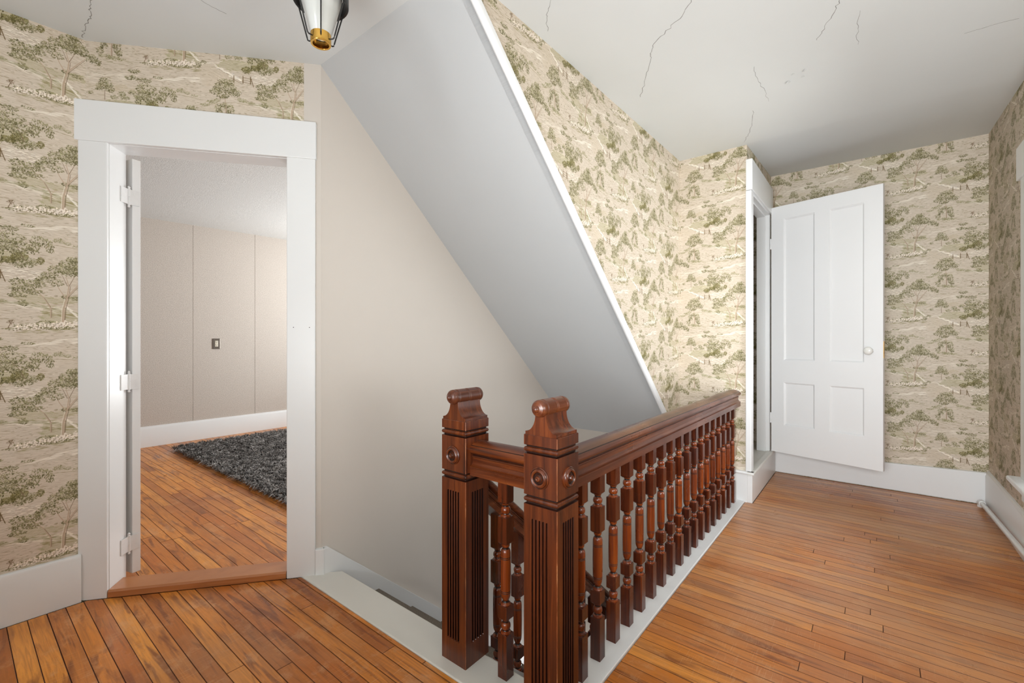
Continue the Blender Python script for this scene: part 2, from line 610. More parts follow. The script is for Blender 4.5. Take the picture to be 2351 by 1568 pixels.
# willow
line([(fx(0.60), 0.065), (fx(0.56), 0.11), (fx(0.47), 0.165), (fx(0.42), 0.20)], 0.0016, 0.0007, TRUNKD, 0.7)
line([(fx(0.58), 0.095), (fx(0.64), 0.13), (fx(0.70), 0.15)], 0.0012, 0.0006, TRUNKD, 0.6)
foliage([(fx(0.42), 0.226, 0.024, 0.009), (fx(0.40), 0.196, 0.026, 0.011), (fx(0.50), 0.190, 0.028, 0.010), (fx(0.62), 0.210, 0.018, 0.006)], 0.85, 0.0030, 0.28)
foliage([(fx(0.52), 0.150, 0.040, 0.026), (fx(0.56), 0.115, 0.036, 0.028), (fx(0.50), 0.120, 0.030, 0.026)], 0.62, 0.0030, 0.22)
foliage([(fx(0.70), 0.150, 0.030, 0.020), (fx(0.76), 0.128, 0.012, 0.026), (fx(0.66), 0.120, 0.016, 0.024), (fx(0.45), 0.095, 0.012, 0.022)], 0.7, 0.0030, 0.20, droop=1.0)
# small round trees and hedges on the horizon
line([(fx(0.17), 0.085), (fx(0.17), 0.125)], 0.0014, 0.0009, TRUNKD, 0.8)
foliage([(fx(0.17), 0.150, 0.030, 0.016), (fx(0.17), 0.172, 0.020, 0.012), (fx(0.12), 0.135, 0.014, 0.012), (fx(0.21), 0.132, 0.018, 0.014)], 0.95, 0.0026, 0.40)
foliage([(fx(0.05), 0.112, 0.012, 0.007), (fx(0.25), 0.100, 0.014, 0.009), (fx(0.31), 0.118, 0.016, 0.012), (fx(0.34), 0.102, 0.020, 0.009), (fx(0.40), 0.130, 0.016, 0.011), (fx(0.44), 0.113, 0.014, 0.008), (fx(0.03), 0.064, 0.012, 0.007)], 0.9, 0.0024, 0.55)
foliage([(fx(0.82), 0.162, 0.018, 0.010), (fx(0.88), 0.154, 0.014, 0.007), (fx(0.94), 0.145, 0.016, 0.005)], 0.9, 0.0022, 0.42, (OLIVE, OLIVE, PALE))
line([(fx(0.77), 0.142), (fx(0.90), 0.138), (fx(1.02), 0.128)], 0.0009, 0.0009, (150, 138, 104), 0.6)
foliage([(fx(0.04), -0.135, 0.022, 0.007), (fx(0.10), -0.118, 0.022, 0.009), (fx(0.15), -0.108, 0.014, 0.008), (fx(0.38), -0.098, 0.022, 0.010), (fx(0.46), -0.106, 0.020, 0.008)], 0.9, 0.0024, 0.5, (OLIVE, OLIVE, PALE))
line([(fx(0.0), -0.148), (fx(0.12), -0.125), (fx(0.30), -0.112), (fx(0.55), -0.120)], 0.0009, 0.0009, (150, 138, 104), 0.6)
# middle tree with the drooping lower boughs
line([(fx(0.225), -0.205), (fx(0.225), -0.13), (fx(0.215), -0.08)], 0.0030, 0.0016, TRUNK, 0.9)
line([(fx(0.231), -0.205), (fx(0.231), -0.12)], 0.0010, 0.0008, TRUNKD, 0.8)
foliage([(fx(0.22), -0.045, 0.046, 0.024), (fx(0.23), -0.018, 0.034, 0.014), (fx(0.13), -0.068, 0.024, 0.013), (fx(0.31), -0.066, 0.026, 0.016), (fx(0.20), -0.085, 0.026, 0.012)], 0.85, 0.0030, 0.30)
foliage([(fx(0.16), -0.150, 0.016, 0.026), (fx(0.27), -0.155, 0.016, 0.032), (fx(0.13), -0.185, 0.014, 0.014), (fx(0.29), -0.188, 0.014, 0.012), (fx(0.22), -0.130, 0.020, 0.012)], 0.85, 0.0030, 0.30)
foliage([(fx(0.20), -0.206, 0.040, 0.007), (fx(0.27), -0.214, 0.036, 0.005)], 0.7, 0.0032, 0.40, (OLIVE, OLIVE, PALE))
hatch(fx(0.05), fx(0.45), -0.235, -0.205, 30, (150, 138, 104), 0.55, 0.0, 0.010, 0.0009)
# green bank under the big trees
poly([(fx(0.52), -0.085), (fx(0.64), -0.072), (fx(0.80), -0.085), (fx(0.98), -0.070), (fx(1.0), -0.095), (fx(0.80), -0.110), (fx(0.60), -0.108)], (158, 151, 110), 0.60)
poly([(fx(0.72), -0.118), (fx(0.86), -0.125), (fx(0.95), -0.150), (fx(0.97), -0.178), (fx(0.86), -0.188), (fx(0.70), -0.182)], (160, 154, 114), 0.62)
hatch(fx(0.48), fx(0.82), -0.112, -0.100, 46, OLIVE, 0.55, -0.16, 0.020, 0.0010)
hatch(fx(0.50), fx(0.86), -0.125, -0.100, 36, LIGHT, 0.65, -0.16, 0.020, 0.0010)
hatch(fx(0.72), fx(0.96), -0.160, -0.125, 34, (136, 128, 82), 0.5, -0.14, 0.014, 0.0010)
foliage([(fx(0.94), -0.082, 0.022, 0.009), (fx(0.86), -0.076, 0.014, 0.008)], 0.9, 0.0026, 0.5)
for k in range(26):
    f = k / 25.0
    stamp(fx(0.86 + 0.12 * f), -0.118 - 0.060 * f + rng.normal(0, 0.003), 0.006, 0.003, -0.6, jit(LIGHT, 6), 0.8)
# leaning tree
line([(fx(0.765), -0.170), (fx(0.765), -0.130), (fx(0.72), -0.085), (fx(0.66), -0.050), (fx(0.61), -0.030)], 0.0026, 0.0008, TRUNK, 0.9)
line([(fx(0.770), -0.168), (fx(0.770), -0.128), (fx(0.724), -0.086)], 0.0009, 0.0007, TRUNKD, 0.8)
line([(fx(0.765), -0.135), (fx(0.80), -0.105)], 0.0012, 0.0007, TRUNK, 0.8)
foliage([(fx(0.58), -0.050, 0.036, 0.018), (fx(0.55), -0.022, 0.022, 0.012), (fx(0.66), -0.030, 0.032, 0.018), (fx(0.70), -0.010, 0.018, 0.012), (fx(0.56), -0.078, 0.028, 0.011), (fx(0.66), -0.062, 0.028, 0.012)], 0.72, 0.0032, 0.26)
foliage([(fx(0.59), -0.112, 0.014, 0.012)], 0.9, 0.003, 0.4)
# big tree
line([(fx(0.845), -0.190), (fx(0.850), -0.130), (fx(0.875), -0.075), (fx(0.885), -0.030), (fx(0.865), 0.010)], 0.0048, 0.0012, TRUNK, 0.95)
line([(fx(0.857), -0.188), (fx(0.864), -0.130), (fx(0.886), -0.078), (fx(0.895), -0.03)], 0.0016, 0.0008, TRUNKD, 0.85)
line([(fx(0.834), -0.188), (fx(0.838), -0.130), (fx(0.860), -0.080)], 0.0010, 0.0008, LIGHT, 0.85)
line([(fx(0.875), -0.075), (fx(0.94), -0.030), (fx(1.00), 0.010)], 0.0030, 0.0010, TRUNK, 0.9)
line([(fx(0.882), -0.078), (fx(0.945), -0.034), (fx(1.00), 0.004)], 0.0009, 0.0007, TRUNKD, 0.8)
line([(fx(0.862), -0.082), (fx(0.82), -0.045), (fx(0.795), -0.010)], 0.0024, 0.0010, TRUNK, 0.9)
line([(fx(0.886), -0.03), (fx(0.93), 0.020)], 0.0014, 0.0008, TRUNKD, 0.7)
line([(fx(0.875), -0.03), (fx(0.84), 0.015)], 0.0014, 0.0008, TRUNKD, 0.7)
foliage([(fx(0.90), 0.062, 0.036, 0.024), (fx(0.92), 0.086, 0.022, 0.012), (fx(0.82), 0.040, 0.034, 0.018), (fx(0.76), 0.012, 0.026, 0.012), (fx(0.97), 0.040, 0.030, 0.024), (fx(1.06), 0.018, 0.024, 0.018), (fx(1.11), 0.004, 0.014, 0.014), (fx(0.89), 0.026, 0.030, 0.014)], 0.85, 0.0030, 0.30)
foliage([(fx(0.80), -0.018, 0.024, 0.016), (fx(0.74), -0.004, 0.020, 0.012)], 0.55, 0.0030, 0.2)
# flower bank
foliage([(fx(0.62), -0.205, 0.040, 0.010), (fx(0.74), -0.196, 0.030, 0.014), (fx(0.80), -0.212, 0.050, 0.008), (fx(0.54), -0.218, 0.030, 0.005), (fx(0.94), -0.206, 0.030, 0.006), (fx(0.98), -0.192, 0.010, 0.012)], 0.75, 0.0030, 0.40)
line([(fx(0.50), -0.215), (fx(0.52), -0.190)], 0.0016, 0.0010, TRUNKD, 0.8)
foliage([(fx(0.515), -0.190, 0.012, 0.008)], 1.0, 0.0026, 0.4, ((120, 96, 72), TRUNKD, OLIVE))
for k in range(150):
    f = rng.random()
    x = fx(0.53 + 0.42 * f)
    y = -0.212 + 0.020 * f + rng.normal(0, 0.006)
    stamp(x, y, 0.0036, 0.0026, rng.random() * 3, jit((234, 222, 208), 8), 0.85)
    if k % 2:
        stamp(x + 0.003, y - 0.003, 0.0022, 0.0012, 0.2, (124, 104, 78), 0.75)
hatch(fx(0.55), fx(1.0), -0.238, -0.222, 40, (146, 136, 96), 0.55, 0.05, 0.012, 0.0010)
# seam between strips
CAN[:, [0, NX // 2]] *= 0.90
CAN[:, [1, NX // 2 + 1]] *= 1.02
CAN += rng.normal(0, 3.0, (NY, NX, 1)).astype(np.float32)
CAN = np.clip(CAN, 0, 255)

img = bpy.data.images.new('wallpaper_print', NX, NY, alpha=False)
px = np.ones((NY, NX, 4), np.float32)
px[..., :3] = CAN / 255.0
img.pixels.foreach_set(px.ravel())
img.update()
img.pack()

WP = NT('landscape_wallpaper', 0.62, 0.3)
_uv = WP.n('ShaderNodeUVMap')
_uv.uv_map = 'UVMap'
_im = WP.n('ShaderNodeTexImage')
_im.image = img
_im.extension = 'REPEAT'
_im.interpolation = 'Linear'
WP.link(_uv.outputs[0], _im.inputs[0])
_v = WP.coords()
_tone = WP.val(WP.noise(_v, 0.9, 3), 0.3, 0.7, 0.96, 1.03)
_hs = WP.n('ShaderNodeHueSaturation')
WP.link(_tone, _hs.inputs['Value'])
WP.link(_im.outputs[0], _hs.inputs['Color'])
WP.color(_hs.outputs[0])
WP.bump(WP.noise(_v, 30, 3), 0.06, 0.002)
WP = WP.m


def paper_uv(o, fu, fence_z):
    """fu(world point) gives the distance along the wall from a strip's left edge; fence_z is the height of the printed gate"""
    me = o.data
    lay = me.uv_layers.new(name='UVMap')
    for p in me.polygons:
        for li in p.loop_indices:
            co = me.vertices[me.loops[li].vertex_index].co + o.location
            lay.data[li].uv = (fu(co) / (2 * PW), (co.z - fence_z) / PH)


# ------------------------------------------------------------------ shared geometry
XS = [-1.8, 0.38, 1.14, 3.53, 4.52]
ZS = [2.43, 2.478, 2.502, 2.535, 2.584]


def ceil_z(x):
    for i in range(4):
        if x <= XS[i + 1] or i == 3:
            return ZS[i] + (ZS[i + 1] - ZS[i]) * (x - XS[i]) / (XS[i + 1] - XS[i])


O2 = Vector((0.38, 2.708, 0))                 # the angled doorway wall: k along it, t into the bedroom
D2 = Vector((0.78128, -0.62418, 0))
N2 = Vector((0.62418, 0.78128, 0))


def dg(k, t, z):
    p = O2 + D2 * k + N2 * t
    return (p.x, p.y, z)


def dbox(m, k0, k1, t0, t1, z0, z1, mi=0):
    return m.add([dg(k0, t0, z0), dg(k1, t0, z0), dg(k1, t1, z0), dg(k0, t1, z0), dg(k0, t0, z1), dg(k1, t0, z1), dg(k1, t1, z1), dg(k0, t1, z1)],
                 [(0, 3, 2, 1), (4, 5, 6, 7), (0, 1, 5, 4), (1, 2, 6, 5), (2, 3, 7, 6), (3, 0, 4, 7)], mi)


YL, YS, YR, YU = 2.728, 2.12, -0.635, 1.165    # left wall, stair wall, right wall, upper wall over the stairs
XF, XB, XH = 4.52, 3.545, 3.475                # far wall, closet projection, wall at the stairs' foot
SL = 0.9164


def soff(x):
    return 2.504 - SL * (x - 1.143)


def stag(o, label, cat='wall'):
    return tag(o, label, cat, None, 'structure')


# ------------------------------------------------------------------ floors: boards laid one by one
def clip(poly_, a, b, c):
    """keep the part of poly_ with a x + b y <= c"""
    out = []
    for i in range(len(poly_)):
        p, q = poly_[i], poly_[(i + 1) % len(poly_)]
        dp, dq = a * p[0] + b * p[1] - c, a * q[0] + b * q[1] - c
        if dp <= 0:
            out.append(p)
        if dp * dq < 0:
            f = dp / (dp - dq)
            out.append((p[0] + (q[0] - p[0]) * f, p[1] + (q[1] - p[1]) * f))
    return out


def board(parent, outline, ztop):
    if len(outline) < 3:
        return
    cx = sum(p[0] for p in outline) / len(outline)
    cy_ = sum(p[1] for p in outline) / len(outline)
    c = 0.0010
    n = len(outline)
    top = [(p[0] + (c if p[0] < cx else -c), p[1] + (c if p[1] < cy_ else -c), ztop) for p in outline]
    mid = [(p[0], p[1], ztop - 0.0009) for p in outline]
    low = [(p[0], p[1], -0.018) for p in outline]
    m = M()
    m.rings([low, mid, top])
    for q in range(n):
        m.mi[n + q] = 1
    obj('plank', m, [FLOOR, GRIME], parent)


def lay(parent, x0, x1, pitch, spans, seed, pieces):
    rg = random.Random(seed)
    x = x0
    while x < x1 - 0.01:
        xa, xb = x + rg.uniform(0.0003, 0.0010), x + pitch - rg.uniform(0.0003, 0.0010)
        for (lo, hi, cuts) in spans(xa, xb):
            y = lo
            L = hi - lo
            ys = [lo]
            nb = pieces(L, rg)
            if nb > 1:
                ys += sorted(lo + L * (i + rg.uniform(-0.32, 0.32)) / nb for i in range(1, nb))
            ys.append(hi)
            for ya, yb in zip(ys[:-1], ys[1:]):
                pl = [(xa, ya + 0.0004), (xb, ya + 0.0004), (xb, yb - 0.0004), (xa, yb - 0.0004)]
                for ct in cuts:
                    pl = clip(pl, *ct)
                board(parent, pl, rg.uniform(-0.0006, 0.0002))
        x += pitch


fl = M().box(-1.8, 1.07, YR, YL, -0.05, -0.019)
fl.box(1.07, XF, YR, 0.705, -0.05, -0.019)
floor = obj('floor', fl, SUB)
stag(floor, 'scratched orange brown floorboards of the upstairs hall', 'floor')
dfront = N2.dot(O2)                                              # the line the doorway trim stands on


def hall_spans(xa, xb):
    if xb < 1.07:
        return [(YR + 0.012, 2.705, [(N2.x, N2.y, dfront - 0.001)])]
    if xa < 1.07:
        return [(YR + 0.012, 2.705, [(N2.x, N2.y, dfront - 0.001), (1, 0, 1.069)])] + [(YR + 0.012, 0.703, [(-1, 0, -1.069)])]
    if xa > 3.52:
        return [(YR + 0.012, 0.655, [(1, 0, XF - 0.015)])]
    return [(YR + 0.012, 0.703, [])]


lay(floor, -0.65 - 0.0565 * 0 + 0.006, XF, 0.0565, hall_spans, 3, lambda L, rg: (2 if rg.random() < 0.62 else 1) if L < 1.6 else (3 if rg.random() < 0.5 else 2))

bf = M().add([(-0.9, 2.9, -0.05), (0.30, 2.9, -0.05), (1.23, 2.26, -0.05), (4.5, 2.26, -0.05), (4.5, 6.08, -0.05), (-0.9, 6.08, -0.05),
              (-0.9, 2.9, -0.019), (0.30, 2.9, -0.019), (1.23, 2.26, -0.019), (4.5, 2.26, -0.019), (4.5, 6.08, -0.019), (-0.9, 6.08, -0.019)],
             [(0, 1, 2, 3, 4, 5), (6, 7, 8, 9, 10, 11)] + [(i, (i + 1) % 6, 6 + (i + 1) % 6, 6 + i) for i in range(6)])
bfloor = obj('floor', bf, SUB)
stag(bfloor, 'orange brown floorboards of the bedroom beyond the doorway', 'floor')
dback = N2.dot(O2) + 0.110


def bed_spans(xa, xb):
    if xb < 1.3:
        return [(2.3, 6.075, [(-N2.x, -N2.y, -dback)])]
    return [(2.27, 6.075, [])]


lay(bfloor, 0.30, 3.10, 0.0565, bed_spans, 5, lambda L, rg: 4 if rg.random() < 0.5 else 3)

# ------------------------------------------------------------------ ceilings
cm = M()
ys_ = [YR - 0.1, YL + 0.1]
vs = []
for x, z in zip(XS, ZS):
    vs += [(x, ys_[0], z), (x, ys_[1], z)]
for x, z in zip(XS, ZS):
    vs += [(x, ys_[0], z + 0.06), (x, ys_[1], z + 0.06)]
fs = []
n5 = len(XS)
for i in range(n5 - 1):
    fs += [(2 * i, 2 * i + 1, 2 * i + 3, 2 * i + 2), (2 * n5 + 2 * i, 2 * n5 + 2 * i + 2, 2 * n5 + 2 * i + 3, 2 * n5 + 2 * i + 1)]
    fs += [(2 * i, 2 * i + 2, 2 * n5 + 2 * i + 2, 2 * n5 + 2 * i), (2 * i + 1, 2 * n5 + 2 * i + 1, 2 * n5 + 2 * i + 3, 2 * i + 3)]
fs += [(0, 2 * n5, 2 * n5 + 1, 1), (2 * n5 - 2, 2 * n5 - 1, 4 * n5 - 1, 4 * n5 - 2)]
cm.add(vs, fs)
ceiling = obj('ceiling', cm, CEIL)
stag(ceiling, 'pale hall ceiling with fine plaster cracks', 'ceiling')
CRACKS = [
    [(0.348, 2.378), (0.354, 2.445), (0.367, 2.508), (0.363, 2.574), (0.366, 2.656), (0.372, 2.71)],
    [(1.854, 0.559), (1.927, 0.626), (1.982, 0.71), (2.034, 0.789), (2.088, 0.825), (2.141, 0.841), (2.235, 0.901), (2.343, 0.962), (2.439, 1.021)],
    [(1.497, 0.995), (1.547, 1.048), (1.577, 1.073), (1.649, 1.115)],
    [(2.232, 0.098), (2.306, 0.123), (2.409, 0.168), (2.48, 0.198)],
    [(2.372, 0.043), (2.505, 0.051), (2.641, 0.051)],
    [(2.526, 0.459), (2.637, 0.475), (2.781, 0.465), (2.961, 0.466)],
    [(3.018, 0.556), (3.204, 0.595), (3.362, 0.65), (3.482, 0.701)],
    [(0.613, 2.061), (0.652, 2.07), (0.715, 2.072)],
    [(2.852, -0.326), (2.85, -0.413), (2.862, -0.492)]]
for ci, cr in enumerate(CRACKS):
    rg = random.Random(ci)
    pts = []
    for (x0, y0), (x1, y1) in zip(cr[:-1], cr[1:]):
        for k in range(5):
            f = k / 5
            j = 0.006 if ci not in (7, 8) else 0.002
            pts.append((x0 + (x1 - x0) * f + rg.uniform(-j, j), y0 + (y1 - y0) * f + rg.uniform(-j, j)))
    pts.append(cr[-1])
    m = M()
    for (x0, y0), (x1, y1) in zip(pts[:-1], pts[1:]):
        l = math.hypot(x1 - x0, y1 - y0) or 1e-6
        hw = rg.uniform(0.0004, 0.0011) * (0.7 if ci in (2, 4, 5, 7, 8) else 1.1)
        nx_, ny_ = -(y1 - y0) / l * hw, (x1 - x0) / l * hw
        z0, z1 = ceil_z(x0) - 0.0006, ceil_z(x1) - 0.0006
        m.add([(x0 + nx_, y0 + ny_, z0), (x0 - nx_, y0 - ny_, z0), (x1 - nx_, y1 - ny_, z1), (x1 + nx_, y1 + ny_, z1),
               (x0, y0, z0 + 0.004), (x1, y1, z1 + 0.004)], [(0, 1, 2, 3), (0, 4, 1), (2, 5, 3), (1, 4, 5, 2), (3, 5, 4, 0)])
    obj('crack', m, CRACK, ceiling)
m = M()
rg = random.Random(4)
for k in range(7):
    x, y = 2.752 + rg.uniform(-0.05, 0.05), 0.317 + rg.uniform(-0.06, 0.05)
    z = ceil_z(x)
    a = rg.uniform(0.006, 0.018)
    m.add([(x - a, y, z - 0.001), (x, y - a * 0.6, z - 0.004), (x + a, y + 0.004, z - 0.001), (x + 0.3 * a, y + a, z - 0.007), (x, y, z + 0.002)],
          [(0, 1, 2, 3), (0, 4, 1), (1, 4, 2), (2, 4, 3), (3, 4, 0)])
obj('paint_flake', m, CEIL, ceiling)

bcz = lambda x: 2.44 + 0.0135 * (x + 0.0)
bo = [(-0.98, 2.80), (0.36, 2.80), (1.24, 2.18), (4.58, 2.18), (4.58, 6.16), (-0.98, 6.16)]
bc = M().rings([[(x, y, bcz(x)) for x, y in bo], [(x, y, bcz(x) + 0.08) for x, y in bo]])
stag(obj('ceiling', bc, STIP), 'white stippled bedroom ceiling seen through the doorway', 'ceiling')

# sloping soffit over the stairs and its white edge bead
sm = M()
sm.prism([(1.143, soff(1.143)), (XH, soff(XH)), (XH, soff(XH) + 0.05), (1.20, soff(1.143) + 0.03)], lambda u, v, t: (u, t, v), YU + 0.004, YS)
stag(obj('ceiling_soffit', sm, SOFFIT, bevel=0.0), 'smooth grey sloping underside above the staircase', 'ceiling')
bm_ = M()
ang = math.atan(SL)
prof = [(0.0, 0.0), (0.0, -0.012), (0.004, -0.021), (0.012, -0.026), (0.021, -0.024), (0.027, -0.016), (0.029, -0.006), (0.029, 0.010), (0.018, 0.012), (0.0, 0.012)]
# profile: first number out of the wall towards the hall and round the corner, second along the slope's normal


def bead(u, v, t):
    p = Vector((t, YU + 0.010 - u, soff(t)))
    nrm = Vector((SL, 0, 1)).normalized()
    p += nrm * (0.006 + v)
    return tuple(p)


bm_.prism(prof, bead, 1.15, XH + 0.06)
stag(obj('trim_1', bm_, WHITE, smooth=50), 'white rounded bead along the edge of the sloping soffit', 'trim')

# ------------------------------------------------------------------ walls
m = M().box(-1.8, 0.3845, YL, YL + 0.08, -0.05, 2.6)
wl = stag(obj('wall_left', m, WP), 'hall wall with landscape paper left of the doorway')
paper_uv(wl, lambda p: p.x + 0.078, 1.899)

m = M()
dbox(m, -0.0095, 0.074, 0.018, 0.130, -0.02, 2.6)
dbox(m, 0.074, 0.820, 0.018, 0.130, 2.040, 2.6)
dbox(m, 0.820, 0.889, 0.018, 0.130, -0.02, 2.6)
dbox(m, 0.889, 0.968, 0.018, 0.130, -0.02, 2.6, 1)
wd = stag(obj('wall_doorway', m, [WP, BEIGE]), 'angled wall around the bedroom doorway')
paper_uv(wd, lambda p: (Vector(p) - O2).dot(D2) + 0.460 - 0.443, 2.383 - PH / 2)

m = M().box(1.146, XH, YS, YS + 0.08, -2.4, 2.6)
stag(obj('wall_stair', m, BEIGE), 'plain beige wall beside the descending stairs')

m = M().prism([(1.15, soff(1.15)), (XB, soff(XB)), (XB, 2.6), (1.15, 2.6)], lambda u, v, t: (u, t, v), YU, YU + 0.05)
wu = stag(obj('wall_upper', m, WP), 'papered wall above the sloping soffit')
paper_uv(wu, lambda p: p.x - 1.677, 2.439)

m = M().box(XB, XB + 0.05, 0.695, YU + 0.05, -2.4, 2.6)
wb = stag(obj('wall_closet_side', m, WP), 'narrow papered wall at the end of the banister')
paper_uv(wb, lambda p: 1.159 - p.y, 1.955)

m = M().box(XH, XH + 0.05, YU, YS, -2.4, soff(XH) + 0.02)
stag(obj('wall_stair_foot', m, BEIGE), 'shaded wall at the bottom of the staircase')

m = M().box(XB + 0.05, 3.60, 0.695, 0.764, 0.2, 2.6)
m.box(3.595, 4.312, 0.695, 0.764, 2.205, 2.6)
m.box(4.312, XF, 0.695, 0.764, 0.2, 2.6)
wc = stag(obj('wall_closet_front', m, WP), 'papered wall around the closet opening')
paper_uv(wc, lambda p: p.x - XB + 0.465, 1.71)

m = M().box(XF, XF + 0.08, YR - 0.1, 1.7, -0.05, 2.64)
wf = stag(obj('wall_far', m, WP), 'far hall wall with landscape paper behind the open closet door')
paper_uv(wf, lambda p: 0.46 - 0.317 - p.y, 1.748 + PH / 2)

m = M()
WX0, WX1, WZ0, WZ1 = 2.30, 3.44, 0.42, 2.0
m.box(-1.8, WX0, YR - 0.12, YR, -0.05, 2.64)
m.box(WX1, XF, YR - 0.12, YR, -0.05, 2.64)
m.box(WX0, WX1, YR - 0.12, YR, -0.05, WZ0)
m.box(WX0, WX1, YR - 0.12, YR, WZ1, 2.64)
wr = stag(obj('wall_right', m, WP), 'papered wall holding the hall window')
paper_uv(wr, lambda p: XF - p.x + 0.32, 1.99)

m = M()
m.box(-1.88, -1.8, YR, -0.5, -0.05, 2.55)
m.box(-1.88, -1.8, 0.8, YL, -0.05, 2.55)
m.box(-1.88, -1.8, -0.5, 0.8, -0.05, 0.75)  # unseen opening, placed to let the added fill lamp through
m.box(-1.88, -1.8, -0.5, 0.8, 2.25, 2.55)
stag(obj('wall_back', m, BEIGE), 'hall wall behind the viewpoint with an opening added for the fill lamp')

# closet inside
m = M()
m.box(XB + 0.05, XF, 1.60, 1.65, 0.2, 2.6)
cl = stag(obj('wall_closet_inside', m, DARKIN), 'dim inside of the closet behind the white door', 'wall')

stag(obj('floor_closet', M().box(XB + 0.05, XF, 0.687, 1.60, 0.195, 0.2135), SILLPAINT), 'raised pale closet floor', 'floor')

# stairwell below floor level
m = M()
m.box(1.07, XB, 0.79, 0.84, -2.4, -0.02)
stag(obj('wall_well', m, BEIGE), 'side of the stairwell under the banister', 'wall')
m = M().box(1.05, XB, 0.79, YS, -2.45, -2.4)
stag(obj('floor_below', m, FLOOR), 'ground floor at the bottom of the stairwell', 'floor')
m = M().box(1.07, 1.11, 0.84, YS, -2.4, -0.02)
stag(obj('wall_below_landing', m, BEIGE), 'wall under the landing edge', 'wall')

# bedroom walls
m = M().box(-0.9, 4.6, 6.085, 6.16, -0.05, 2.56)
wbed = stag(obj('wall_bedroom', m, PANEL), 'taupe textured panel wall across the bedroom')
xs_p = [-0.9, -0.234, 0.429, 1.092, 1.755, 2.418, 3.081, 3.744, 4.5]
for a, b in zip(xs_p[:-1], xs_p[1:]):
    obj('wall_panel', M().box(a + 0.0012, b - 0.0012, 6.079, 6.0855, 0.19, 2.50), PANEL, wbed, bevel=0.0015, seg=1)
m = M()
m.box(-0.98, -0.9, 2.81, 3.9, -0.05, 2.56)
m.box(-0.98, -0.9, 5.3, 6.16, -0.05, 2.56)
m.box(-0.98, -0.9, 3.9, 5.3, -0.05, 0.8)
m.box(-0.98, -0.9, 3.9, 5.3, 2.2, 2.56)
stag(obj('wall_bedroom_left', m, PANEL), 'bedroom side wall hidden behind the open door', 'wall')
m = M()
m.box(4.5, 4.58, 2.2, 3.6, -0.05, 2.6)
m.box(4.5, 4.58, 5.0, 6.16, -0.05, 2.6)
m.box(4.5, 4.58, 3.6, 5.0, -0.05, 0.8)
m.box(4.5, 4.58, 3.6, 5.0, 2.2, 2.6)
m.box(XH, 4.58, YS + 0.01, 2.2, -0.05, 2.6)
stag(obj('wall_bedroom_right', m, PANEL), 'bedroom wall with the window, beyond the right of the doorway', 'wall')

# ------------------------------------------------------------------ baseboards
def base_profile(h, th):
    return [(0, 0), (th, 0), (th, h - 0.012), (th - 0.004, h - 0.003), (th - 0.009, h), (0, h)]


m = M().prism(base_profile(0.208, 0.020), lambda u, v, t: (t, YL - u, v), -1.8, 0.366)
stag(obj('baseboard_left', m, WHITE, smooth=30), 'white baseboard left of the doorway', 'baseboard')
m = M()
zf = lambda y: 0.178 + (0.66 - y) * 0.0345
m.add([(XF - 0.018, 0.66, 0.004), (XF - 0.018, YR, 0.004), (XF, YR, 0.004), (XF, 0.66, 0.004),
       (XF - 0.018, 0.66, zf(0.66)), (XF - 0.018, YR, zf(YR)), (XF, YR, zf(YR) + 0.005), (XF, 0.66, zf(0.66) + 0.005)],
      [(0, 3, 2, 1), (4, 5, 6, 7), (0, 1, 5, 4), (1, 2, 6, 5), (2, 3, 7, 6), (3, 0, 4, 7)])
stag(obj('baseboard_far', m, WHITE, bevel=0.003), 'white baseboard under the open closet door', 'baseboard')
m = M().prism([(0, 0), (0.020, 0), (0.020, 0.205), (0.016, 0.212), (0.016, 0.226), (0.008, 0.238), (0, 0.240)], lambda u, v, t: (t, YR + u, v), -1.8, XF - 0.018)
stag(obj('baseboard_right', m, WHITE, smooth=30), 'white baseboard behind the heating pipe', 'baseboard')
m = M().prism([(0, 0), (0.020, 0), (0.020, 0.196), (0.016, 0.204), (0.012, 0.218), (0, 0.220)], lambda u, v, t: (t, 6.079 - u, v), -0.9, 4.5)
stag(obj('baseboard_bedroom', m, WHITE, smooth=30), 'white baseboard across the bedroom', 'baseboard')
# closet plinth: riser board round the corner, with a rounded cap
m = M().box(3.527, XF - 0.018, 0.657, 0.69, 0, 0.199)
m.box(3.527, XB, 0.69, YU, -0.25, 0.199)
pb = stag(obj('baseboard_closet', m, WHITE, bevel=0.002), 'white raised plinth under the closet door', 'baseboard')
capp = [(0.0, 0.199), (0.0, 0.219), (-0.008, 0.219), (-0.013, 0.214), (-0.014, 0.206), (-0.010, 0.200)]
m = M()
m.prism([(0.03, 0.199), (0.03, 0.219)] + [(u, v) for u, v in capp[1:]], lambda u, v, t: (t, 0.657 + u, v), 3.514, XF - 0.018)
obj('sill', m, SILLPAINT, pb, smooth=40)
m = M()
m.prism([(0.018, 0.199), (0.018, 0.219)] + [(u, v) for u, v in capp[1:]], lambda u, v, t: (3.527 + u, t, v), 0.645, YU)
obj('cap', m, WHITE, pb, smooth=40)
# stair skirting on the beige wall and its return beside the doorway
m = M().prism([(1.150, -0.02), (1.150, 0.127), (1.174, 0.127), (XH, 0.127 - 0.875 * (XH - 1.174)), (XH, -2.4), (3.2, -2.4), (1.30, -0.45), (1.235, -0.1)], lambda u, v, t: (u, t, v), YS - 0.028, YS)
dbox(m, 0.944, 0.985, -0.004, 0.02, 0.0, 0.127)
stag(obj('baseboard_stair', m, WHITE, bevel=0.002), 'white skirting running down the beige stair wall', 'baseboard')

